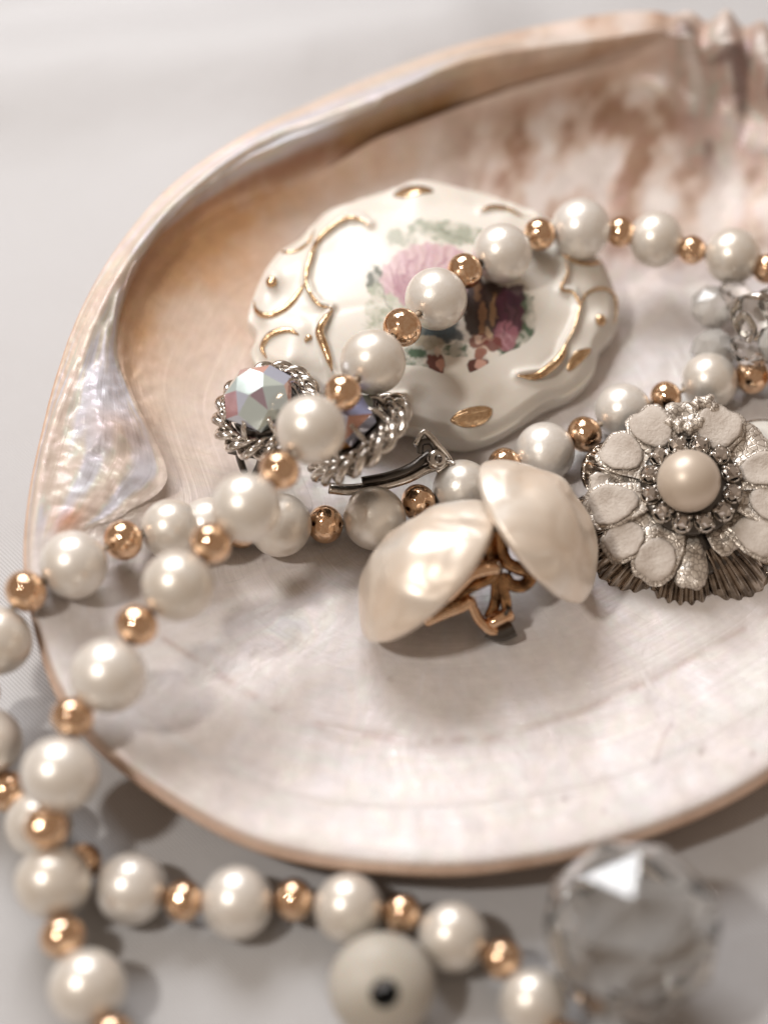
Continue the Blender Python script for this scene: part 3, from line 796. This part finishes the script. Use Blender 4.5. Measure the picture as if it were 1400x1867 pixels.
# fittings of the left earring
V, Fc = px_tube([(812,1088,1.2),(836,1064,1.3),(858,1044,1.4),(884,1036,1.42),(906,1033,1.4)], 0.105, flat=.75)
child('clip_lever', V, Fc, M_GOLD, e1, e1)
V, Fc = px_tube([(852,1040,1.3),(848,1030,1.4),(862,1020,1.45),(880,1024,1.42),(893,1034,1.36)], 0.084, flat=.75)
child('clip_loop', V, Fc, M_CLIP, e1, e1)
V, Fc = px_tube([(903,1040,1.3),(890,1055,1.2),(862,1068,1.1),(838,1082,1.05),(822,1096,1.0)], 0.084, flat=.75)
child('clip_loop', V, Fc, M_CLIP, e1, e1)
V, Fc = px_tube([(775,1132,.85),(806,1118,.95),(840,1105,1.0),(856,1096,1.0),(862,1108,.92),(872,1128,.82),(890,1146,.72),(902,1152,.66)], 0.091, flat=.75)
child('clip_frame', V, Fc, M_GOLD, e1, e1)
V, Fc = px_tube([(784,1120,1.0),(815,1104,1.05),(838,1098,1.05)], 0.070, flat=.75); child('clip_frame', V, Fc, M_CLIP, e1, e1)
V, Fc = px_tube([(806,1098,1.15),(828,1078,1.22),(846,1060,1.3)], 0.077, flat=.75); child('clip_spring', V, Fc, M_CLIP, e1, e1)

# ------------------------------------------------------------------ twisted-rope crystal earrings
def gem_mesh(r, h, n=8):
    V = []; Fc = []
    V.append((0, 0, h))
    for k in range(n): a = 2 * math.pi * (k + .5) / n; V.append((.40 * r * math.cos(a), .40 * r * math.sin(a), h * .98))
    for k in range(n): a = 2 * math.pi * k / n; V.append((.80 * r * math.cos(a), .80 * r * math.sin(a), h * .55))
    for k in range(n): a = 2 * math.pi * (k + .5) / n; V.append((r * math.cos(a), r * math.sin(a), 0.04))
    for k in range(n): a = 2 * math.pi * (k + .5) / n; V.append((r * .9 * math.cos(a), r * .9 * math.sin(a), -0.1))
    T, Md, G, B = 1, 1 + n, 1 + 2 * n, 1 + 3 * n
    Fc.append(tuple(T + k for k in range(n)))
    for k in range(n):
        k2 = (k + 1) % n
        Fc.append((T + k, Md + k2, T + k2)); Fc.append((T + k, Md + k, Md + k2)) if False else None
        Fc.append((Md + k, G + k, Md + k2, T + k))
        Fc.append((G + k, G + k2, Md + k2))
        Fc.append((G + k, B + k, B + k2, G + k2))
    Fc = [f for f in Fc if f]
    return V, Fc
def ab_material(name, cols, emis=0):
    m = mat(name, (0.7, 0.75, 0.78), 0.07, 0.30, Coat_Weight=0.5, Coat_Roughness=0.04, Thin_Film_Thickness=480, Thin_Film_IOR=1.6)
    at = N(m, 'ShaderNodeVertexColor'); at.layer_name = "Col"; L(m, at.outputs[0], bsdf(m).inputs['Base Color'])
    return m
M_AB = ab_material("aurora_crystal", None)
def face_colors(me, pal, rnd):
    at = me.color_attributes.new("Col", 'FLOAT_COLOR', 'CORNER')
    for p in me.polygons:
        c = pal[(p.index * 3 + (p.index // 5)) % len(pal)]
        for li in p.loop_indices: at.data[li].color = (*c, 1)
def rope_ring(R, r, turns, strands=2, a0=0, a1=2 * math.pi, ry=None):
    parts = []; ry = ry or R
    for s in range(strands):
        P = []; n = 220
        closed = abs(a1 - a0 - 2 * math.pi) < 1e-3
        for i in range(n if closed else n + 1):
            t = a0 + (a1 - a0) * i / n
            ph = turns * (t - a0) + s * 2 * math.pi / strands
            rr = 1 + r * math.cos(ph) / R
            P.append((R * rr * math.cos(t), ry * rr * math.sin(t), r * math.sin(ph)))
        parts.append(tube(P, r * .78, 8, closed=closed))
    return parts
def rope_earring(label, u, v, z, n, xh, pal, seed, R=.63, loc_z=0.5):
    rnd = random.Random(seed)
    c = at_z(u, v, z); fr = frame(c, n, xh)
    root = thing('crystal_earring', label, 'earring', tuple(c - np.array([0, 0, loc_z])), 'pair of silver rope crystal earrings')
    V, Fc = gem_mesh(.50, .42, 6)
    g = child('crystal', xf(np.array(V) + np.array([0, 0, .26]), fr), Fc, M_AB, root, root, smooth=False)
    face_colors(g.data, pal, rnd)
    for s, pr in enumerate(rope_ring(R, .074, 8, 2)):
        child('rope_border', xf(pr[0], fr), pr[1], M_SILVER, root, root)
    for s, pr in enumerate(rope_ring(R * .88, .042, 11, 2)):
        child('rope_border', xf(np.array(pr[0]) + np.array([0, 0, .10]), fr), pr[1], M_SILVER, root, root)
    V, Fc = lathe([(0.0, -.20), (.34, -.20), (.44, -.12), (.46, 0.0), (.44, .10), (.40, .12)], 32)
    child('cup_setting', xf(V, fr), Fc, M_DARKSILVER, root, root)
    for k in range(8):
        a = 2 * math.pi * (k + .5) / 8
        d = np.array([math.cos(a), math.sin(a), 0]); t = np.array([-math.sin(a), math.cos(a), 0])
        P = [d * .50 + np.array([0, 0, -.1]), d * .53 + np.array([0, 0, .08]), d * .51 + np.array([0, 0, .26]), d * .44 + np.array([0, 0, .33]), d * .39 + np.array([0, 0, .35])]
        a1 = tube(catmull(P, 5), np.linspace(.045, .035, 21), 8)
        ball = lathe([(.05 * math.sin(q), .05 * math.cos(q)) for q in np.linspace(.05, 3.09, 8)], 10, True)
        bl = (np.array(ball[0]) + d * .39 + np.array([0, 0, .36]), [f[::-1] for f in ball[1]])
        # open triangular strut under each prong
        s1 = tube([d * .50 + np.array([0, 0, .12]), d * .50 + t * .17 + np.array([0, 0, -.08])], .028, 6)
        s2 = tube([d * .50 + np.array([0, 0, .12]), d * .50 - t * .17 + np.array([0, 0, -.08])], .028, 6)
        V, Fc = join([a1, bl, s1, s2])
        child('prong', xf(V, fr), Fc, M_SILVER, root, root)
    return root, fr
pal1 = [(0.62, 0.72, 0.71), (0.66, 0.76, 0.74), (0.48, 0.24, 0.26), (0.85, 0.48, 0.40), (0.70, 0.78, 0.72), (0.40, 0.30, 0.34), (.62, .66, .80)]
pal2 = [(0.50, 0.55, 0.90), (0.70, 0.74, 0.95), (0.75, 0.36, 0.12), (0.60, 0.70, 0.66), (0.72, 0.40, 0.30), (0.30, 0.30, 0.45), (.65, .70, .8)]
s1, g1 = rope_earring('silver rope-edged clip earring with pale blue crystal, farther left of its pair', 486, 748, 1.75, view_vec(-.26, .48, .82), RIGHT, pal1, 5)
s2, g2 = rope_earring('silver rope-edged clip earring tilted on its side with hinged clip sticking out right', 655, 800, 1.75, view_vec(-.60, .70, .42), RIGHT, pal2, 9, R=.68)
# left earring's clip legs
for pts in ([(432,800,1.3),(436,830,1.0),(446,862,.75)], [(478,820,1.2),(474,845,1.0),(462,872,.72)]):
    V, Fc = px_tube(pts, .05); child('clip_leg', V, Fc, M_DARKSILVER, s1, s1)
V, Fc = px_tube([(446,865,.75),(440,872,.7),(450,880,.66),(464,874,.7)], .045); child('clip_paddle', V, Fc, M_SILVER, s1, s1)
V, Fc = px_tube([(420,815,1.1),(455,822,1.1),(490,826,1.1)], .11, flat=.6); child('clip_plate', V, Fc, M_DARKSILVER, s1, s1)
# right earring's long clip with hinge
V, Fc = px_tube([(600,890,1.0),(640,893,1.0),(690,886,1.0),(740,872,1.02),(775,855,1.05),(800,848,1.05)], .085, flat=.7); child('clip_lever', V, Fc, M_SILVER, s2, s2)
V, Fc = px_tube([(660,878,1.1),(710,868,1.12),(750,852,1.15),(785,826,1.2)], .07, flat=.7); child('clip_lever', V, Fc, M_DARKSILVER, s2, s2)
V, Fc = join([px_tube([(757,812,1.45),(770,790,1.5),(780,792,1.48),(800,815,1.35),(818,838,1.2),(812,850,1.1),(795,858,1.05)], .035, flat=1.6)])
child('hinge_bracket', V, Fc, M_SILVER, s2, s2)
V, Fc = px_tube([(766,826,1.3),(768,808,1.4),(785,806,1.38),(793,822,1.28),(786,842,1.15)], .045); child('hinge_spring', V, Fc, M_DARKSILVER, s2, s2)
_p = at_z(796, 838, 1.25)
_r = [( .055, .06), (.055, -.06), (.125, -.06), (.135, 0), (.125, .06), (.055, .06)]
V, Fc = lathe(_r, 24); child('hinge_barrel', xf(V, frame(_p, view_vec(.35, .15, .9))), Fc, M_SILVER, s2, s2)
V, Fc = px_tube([(812,842,1.2),(822,843,1.2),(828,845,1.2)], .03); child('hinge_pin', V, Fc, M_SILVER, s2, s2)

# ------------------------------------------------------------------ flower brooch
M_ENAMEL = mat("matte_cream_enamel", (0.56, 0.50, 0.44), 0.62)
_v = coords(M_ENAMEL)
L(M_ENAMEL, bump(M_ENAMEL, noise(M_ENAMEL, _v, 22, 4, .6), 0.03, 0.6), bsdf(M_ENAMEL).inputs['Normal'])
L(M_ENAMEL, ramp(M_ENAMEL, noise(M_ENAMEL, _v, 5, 5, .6), [(0.3, (0.50, 0.425, 0.36)), (0.7, (0.63, 0.56, 0.49))]), bsdf(M_ENAMEL).inputs['Base Color'])
M_FOIL = mat("crackled_silver_foil", (0.56, 0.51, 0.45), 0.36, 0.55)
_v = coords(M_FOIL)
vo = N(M_FOIL, 'ShaderNodeTexVoronoi'); vo.feature = 'DISTANCE_TO_EDGE'; vo.inputs['Scale'].default_value = 15
_mx = N(M_FOIL, 'ShaderNodeMixRGB'); _mx.inputs[0].default_value = .06
_nz = N(M_FOIL, 'ShaderNodeTexNoise'); _nz.inputs['Scale'].default_value = 6; L(M_FOIL, _v, _nz.inputs['Vector'])
L(M_FOIL, _v, _mx.inputs[1]); L(M_FOIL, _nz.outputs['Color'], _mx.inputs[2]); L(M_FOIL, _mx.outputs[0], vo.inputs['Vector'])
_rp = ramp(M_FOIL, vo.outputs['Distance'], [(0.0, (0.26, 0.21, 0.17)), (0.12, (0.72, 0.65, 0.57))])
L(M_FOIL, _rp, bsdf(M_FOIL).inputs['Base Color'])
_rh = ramp(M_FOIL, vo.outputs['Distance'], [(0.0, (0, 0, 0)), (0.14, (1, 1, 1))])
L(M_FOIL, bump(M_FOIL, _rh, 0.006, 0.6, bump(M_FOIL, noise(M_FOIL, _v, 3, 2), .08, .5)), bsdf(M_FOIL).inputs['Normal'])
M_PLEAT = mat("pleated_tarnished_metal", (0.20, 0.17, 0.145), 0.10, 1.0)
_v = coords(M_PLEAT)
L(M_PLEAT, ramp(M_PLEAT, noise(M_PLEAT, _v, 6, 4), [(0.4, (0.17, 0.14, 0.115)), (0.6, (0.40, 0.34, 0.285))]), bsdf(M_PLEAT).inputs['Base Color'])
M_STONE = mat("clear_rhinestone", (0.62, 0.57, 0.53), 0.05, 0.92)

def build_flower():
    O = at_z(1252, 905, 1.15)
    Nn = np.array([-0.05, -0.30, 0.95]); Nn /= np.linalg.norm(Nn)
    fr = frame(O, Nn)
    root = thing('flower_brooch', 'silver flower brooch with cream petal tips, pleated edge and pearl ringed by rhinestones', 'brooch', tuple(O - Nn * .5))
    def loc(u, v, h=0.0):
        p = on_plane(u, v, O + Nn * h, Nn); w = p - O
        return np.array([w @ fr[1], w @ fr[2]])
    # pleated lower petals: eight scallops, each its own piece
    c0 = loc(1246, 930, -.25)
    nl = 9
    for k in range(nl):
        a0 = 2 * math.pi * (k + .12) / nl; a1 = 2 * math.pi * (k + 1.12) / nl
        na, nr = 61, 14; V = []
        for j in range(nr):
            rr = j / (nr - 1)
            for i in range(na):
                t = i / (na - 1); a = a0 + (a1 - a0) * t
                lobe = (1 - (2 * t - 1) ** 2) ** .5 if 0 < t < 1 else 0
                R = .65 + rr * (.50 + .34 * lobe)
                pl = .026 * math.cos(2 * math.pi * 6 * t) * (0.5 + rr) * (1 - .65 * float(sstep(.7, 1, rr)))
                zz = -.12 - .10 * rr - .22 * rr ** 3 + pl + .03 * lobe + .012 * (k % 2)
                V.append((c0[0] + R * math.cos(a), c0[1] + R * math.sin(a), zz))
        n0 = len(V)
        Vb = [(x, y, z - .03) for x, y, z in V]
        Fc = grid_faces(na, nr, False, False); Fb = [tuple(q + n0 for q in f[::-1]) for f in Fc]
        rim = [((nr - 1) * na + i, (nr - 1) * na + i + 1, n0 + (nr - 1) * na + i + 1, n0 + (nr - 1) * na + i) for i in range(na - 1)]
        child('pleated_petal', xf(V + Vb, fr), Fc + Fb + [r[::-1] for r in rim], M_PLEAT, root, root)
    V, Fc = lathe([(0.0, -.30), (.5, -.30), (.9, -.22), (.95, -.16), (.9, -.12), (0, -.10)], 40)
    child('base_disc', xf(np.array(V) + np.array([c0[0], c0[1], 0]), fr), Fc, M_DARKSILVER, root, root)
    T = lambda x, y: (1040 + x / 3.889, 680 + y / 3.889)
    pc = loc(*T(850, 820), 0.05)
    def petal(x, y, w, l, kind, h, name='petal', tilt=.0, rot=0.0, curl=.08):
        tilt = tilt or .05 * math.sin(x * 3.1 + y)
        q = loc(*T(x, y), h); d = q - pc; dist = np.linalg.norm(d); a = math.atan2(d[1], d[0]) + rot
        w = w / 3.889 / 138 * (1.16 if kind == 'c' else 1.12); l = l / 3.889 / 138 * (1.30 if kind == 'c' else 1.15)
        na, nr = 40, 10; V = []
        inner = dist - .42 
        def outline(t, s):        # superellipse, slightly narrower towards the flower's centre
            ct, st = math.cos(t), math.sin(t)
            e = .72
            X = l * math.copysign(abs(ct) ** e, ct); Y = w * math.copysign(abs(st) ** e, st)
            Y *= 1 - .40 * (X < 0) * (-X / l)
            j = 1 - .10 * math.exp(-(math.sin(t / 2 + .08 * math.sin(x)) / .13) ** 2) + .025 * math.sin(3 * t + x) + .02 * math.sin(11 * t + y)
            return X * s * j, Y * s * j
        def place(X, Y, Z):
            Xr = X; return (q[0] + Xr * math.cos(a) - Y * math.sin(a), q[1] + Xr * math.sin(a) + Y * math.cos(a), Z)
        rowsF = []
        def sheet(scale, z0, thick, rough, curlv, seed, stem=0):
            V = []
            for s in np.linspace(0.02, 1, nr):
                for i in range(na):
                    t = 2 * math.pi * i / na; X, Y = outline(t, s * scale)
                    if stem and X < 0: X -= stem * (-X / l)
                    z = z0 + tilt * X / l + curlv * ((Y / w) ** 2) * .6 - (thick * .5 * s ** 8) - .05 * max(0, X / l) ** 3
                    z += rough * (float(vnoise(np.array(X * 11 + seed), np.array(Y * 11 + seed * 3), seed)) - .5)
                    V.append(place(X, Y, z))
            for dz in (-thick * .6, -thick):
                for i in range(na):
                    t = 2 * math.pi * i / na; X, Y = outline(t, scale * (1.0 if dz > -thick else .95))
                    if stem and X < 0: X -= stem * (-X / l)
                    V.append(place(X, Y, z0 + tilt * X / l + curlv * ((Y / w) ** 2) * .6 + dz - .05 * max(0, X / l) ** 3))
            Fc = grid_faces(na, nr + 2, True, False); Fc.append(tuple((nr + 1) * na + i for i in range(na))); Fc.append(tuple(range(na))[::-1])
            return V, Fc
        sd = int(x * 7 + y) % 97
        if kind == 'c':
            V, Fc = sheet(1.10, h, .05, .03, curl, sd, stem=max(0.15, inner - l) * .9)
            p = child(name, xf(V, fr), Fc, M_FOIL, root, root)
            V, Fc = sheet(.94, h + .06, .05, .010, curl, sd + 1)
            child('enamel_tip', xf(V, fr), Fc, M_ENAMEL, p, root)
        else:
            V, Fc = sheet(1.0, h, .06, .045, curl, sd, stem=.12)
            child(name, xf(V, fr), Fc, M_FOIL, root, root)
    # foil petals first (lower), cream tipped petals over and between them
    for a in ((785,300,105,105,'f',.05),(1235,540,150,165,'f',.12),(360,790,110,150,'f',.02),(1225,800,100,150,'f',.02),(540,1130,95,110,'f',.02),
              (1090,1160,110,110,'f',.0),(700,1240,90,120,'f',.0),(945,260,75,95,'f',.0),(560,640,100,110,'f',.05)):
        petal(*a)
    for a in ((575,395,128,132,'c',.14),(365,575,128,120,'c',.10),(1045,395,142,135,'c',.15),(235,800,75,80,'c',-.02),(300,935,128,140,'c',.10),(385,1185,112,118,'c',.04),
              (605,1320,125,122,'c',.02),(1310,1155,120,135,'c',.04),(1345,690,110,125,'c',.12),(1420,920,130,120,'c',.08)):
        petal(*a)
    petal(850, 1350, 112, 160, 'f', .02, curl=-.10)
    # crumpled foil roll above the pearl
    for (x, y, r) in ((760,370,.10),(850,385,.11),(700,345,.08),(960,205,.11),(1010,240,.08),(900,215,.09),(905,350,.09)):
        q = loc(*T(x, y), .2); V = []
        Vl, Fc = lathe([(r * math.sin(t), r * .8 * math.cos(t)) for t in np.linspace(.05, 3.09, 10)], 16, True)
        V = [(p[0] * (1 + .35 * math.sin(9 * p[1] / r * .5 + x)) + q[0], p[1] * (1 + .3 * math.cos(7 * p[0] / r * .5 + y)) + q[1], p[2] + .19) for p in Vl]
        child('foil_curl', xf(V, fr), [f[::-1] for f in Fc], M_FOIL, root, root)
    # rhinestone ring
    rc = loc(*T(848, 800), .15)
    V, Fc = lathe([(0.0, .0), (.62, .0), (.66, .05), (.64, .10), (.50, .13), (0, .13)], 40)
    child('stone_mount', xf(np.array(V) + np.array([rc[0], rc[1], .06]), fr), Fc, M_DARKSILVER, root, root)
    for k in range(12):
        a = 2 * math.pi * (k + .5) / 12
        x, y = rc[0] + .54 * math.cos(a), rc[1] + .54 * math.sin(a)
        gv, gf = gem_mesh(.115, .12, 5)
        st = child('rhinestone', xf(np.array(gv) + np.array([x, y, .235]), fr), gf, M_STONE, root, root, smooth=False)
        cup = lathe([(.0, .13), (.10, .13), (.105, .10), (.13, .14), (.135, .22), (.118, .235)], 14)
        claws = []
        for j in range(4):
            b = a + math.pi / 4 + j * math.pi / 2
            p0 = np.array([x + .125 * math.cos(b), y + .125 * math.sin(b), .2]); p1 = np.array([x + .085 * math.cos(b), y + .085 * math.sin(b), .30])
            claws.append(tube([p0, (p0 + p1) / 2 + np.array([.01 * math.cos(b), .01 * math.sin(b), .02]), p1], [.03, .03, .022], 6))
        V, Fc = join([(np.array(cup[0]) + np.array([x, y, 0]), cup[1])] + claws)
        child('stone_cup', xf(V, fr), Fc, M_SILVER, root, root)
    P = on_plane(*T(835, 765), O + Nn * .50, Nn); R = 57.5 * ((P - CAM) @ FWD) / F
    o = bpy.data.objects.new('centre_pearl', _me_old); COL.objects.link(o); o.parent = root
    o.location = Vector(P) - root.location; o.scale = (R, R, R); o.rotation_euler = (.4, 1.3, .2)
    V, Fc = lathe([(.30, .12), (.36, .2), (.34, .3), (.28, .32)], 28)
    pcx = P - O
    child('pearl_cup', xf(np.array(V) + np.array([pcx @ fr[1], pcx @ fr[2], 0.0]), fr), Fc, M_SILVER, root, root)
    return root
flower = build_flower()

# ------------------------------------------------------------------ cream cabochon behind the flower (right edge)
def build_cab():
    c = at_z(1400, 815, 0.85); n = view_vec(.05, .55, .8)
    root = thing('cream_button_earring', 'smooth glossy cream disc earring half hidden behind the silver flower brooch', 'earring', tuple(c - np.array([0, 0, .2])))
    m = mat("cream_glass", (0.80, 0.77, 0.70), 0.18, 0.0, Coat_Weight=.8, Coat_Roughness=.05)
    V, Fc = cabochon(.52, .44, .16, .08, 2, 0.0)
    child('disc', xf(V, frame(c, n)), Fc, m, root, root)
    V, Fc = tube([(.53 * math.cos(t), .45 * math.sin(t), -.02) for t in np.linspace(0, 2 * math.pi, 60, endpoint=False)], .03, 8, closed=True)
    child('silver_rim', xf(V, frame(c, n)), Fc, M_SILVER, root, root)
build_cab()

# ------------------------------------------------------------------ glass things
M_GLASS = mat("clear_glass", (1.0, 0.99, 0.96), 0.02, 0.0, Transmission_Weight=1.0, IOR=1.5)
M_CUT = mat("cut_crystal", (0.97, 0.96, 0.93), 0.05, 0.0, Transmission_Weight=0.94, IOR=1.6, Coat_Weight=0.6, Coat_Roughness=0.03)
M_GLASS2 = mat("milky_glass", (0.97, 0.93, 0.87), 0.16, 0.0, Transmission_Weight=0.6, IOR=1.5, Coat_Weight=.5)
def faceted(n=12, rows=7, ratio=1.0):
    V = []; Fc = []
    for j in range(rows):
        a = math.pi * (j + .55) / (rows + .1)
        for i in range(n):
            b = 2 * math.pi * (i + .5 * (j % 2)) / n; V.append((math.sin(a) * math.cos(b), math.sin(a) * math.sin(b), math.cos(a) * ratio))
    for j in range(rows - 1):
        for i in range(n):
            i2 = (i + 1) % n; A, B, C_, D = j * n + i, j * n + i2, (j + 1) * n + i, (j + 1) * n + i2
            if j % 2 == 0: Fc += [(A, C_, B), (B, C_, D)]
            else: Fc += [(A, C_, D), (A, D, B)]
    Fc.append(tuple(range(n))); Fc.append(tuple((rows - 1) * n + i for i in range(n))[::-1])
    return V, Fc
def build_crystal():
    P = at_z(1150, 1700, 1.25); R = 166 * ((P - CAM) @ FWD) / F
    V, Fc = faceted(8, 5)
    V = np.array([(p[0] * (1 + .03 * math.sin(9 * i)), p[1] * (1 + .03 * math.cos(7 * i)), p[2]) for i, p in enumerate(V)])
    o = bpy.data.objects.new('faceted_crystal_bead', mesh('faceted_crystal_bead', np.array(V) * R, Fc, False)); COL.objects.link(o)
    o.data.materials.append(M_CUT); o.location = (P[0], P[1], max(R * .97, P[2])); o.rotation_euler = (.45, .75, .6)
    o['label'] = 'large clear faceted crystal bead on the cloth in front of the shell'; o['category'] = 'bead'
build_crystal()
def build_ivory():
    P = at_z(696, 1798, .60); R = 97 * ((P - CAM) @ FWD) / F
    prof = []
    h = .16 * R
    for t in np.linspace(math.asin(.27), math.pi - math.asin(.27), 30): prof.append((R * math.sin(t), R * .80 * math.cos(t)))
    root = thing('ivory_bead', 'big opaque ivory bead with a dark drilled hole, on the cloth below the pearl strand', 'bead', (P[0], P[1], 0))
    m = mat("ivory_plastic", (0.55, 0.51, 0.44), 0.48, 0.0, Subsurface_Weight=.1, Subsurface_Scale=.3)
    L(m, ramp(m, noise(m, coords(m), 1.5, 4), [(0.3, (0.50, 0.46, 0.39)), (0.7, (0.60, 0.56, 0.50))]), bsdf(m).inputs['Base Color'])
    n = view_vec(.07, .10, 1.0); fr = frame((P[0], P[1], max(P[2], R * .95)), n)
    V, Fc = lathe(prof, 56); child('bead_body', xf(V, fr), [f[::-1] for f in Fc], m, root, root)
    z = R * .80 * math.cos(math.asin(.27)); r = R * .27
    V, Fc = lathe([(r, z), (r * .93, z - .03), (r * .9, 0), (r * .9, -z + .03), (r, -z)], 28); child('drilled_hole', xf(V, fr), Fc, M_HOLE, root, root)
build_ivory()
def build_cluster():
    c = at_z(1395, 610, 1.1)
    root = thing('glass_cluster_earring', 'clear and milky glass cluster earring below the upper pearl loop', 'earring', tuple(c - np.array([0, 0, .5])))
    for (u, v, z, r, e, m, rot) in ((1298,560,1.0,42,.8,M_GLASS2,.3),(1300,640,.85,44,.9,M_GLASS2,1.2),(1372,580,1.5,48,.55,M_GLASS,.7),(1365,640,1.2,40,.7,M_GLASS,2.0),
                                (1420,560,1.5,46,.6,M_GLASS,.1),(1420,630,1.3,48,.7,M_GLASS2,1.1),(1340,535,1.2,34,.7,M_GLASS,2.4),(1450,600,1.2,46,.8,M_GLASS2,.6)):
        P = at_z(u, v, z); R = r * ((P - CAM) @ FWD) / F
        need = top(P[0], P[1]) + R * .8
        if P[2] < need: P = at_z(u, v, need)
        V, Fc = faceted(8, 5, e)
        V = np.array(V) * R; ca, sa = math.cos(rot), math.sin(rot)
        V = np.stack([V[:, 0], V[:, 1] * math.cos(.5) - V[:, 2] * math.sin(.5), V[:, 1] * math.sin(.5) + V[:, 2] * math.cos(.5)], 1)
        V = np.stack([V[:, 0] * ca - V[:, 1] * sa, V[:, 0] * sa + V[:, 1] * ca, V[:, 2]], 1) + P
        child('glass_bead', V, Fc, m, root, root, smooth=False)
    for pts in ([(1330,560,1.3),(1352,545,1.6),(1385,540,1.75),(1420,548,1.7)], [(1345,600,1.4),(1355,575,1.6),(1372,600,1.5),(1362,625,1.4)]):
        V, Fc = px_tube(pts, .05); child('silver_wire', V, Fc, M_SILVER, root, root)
build_cluster()
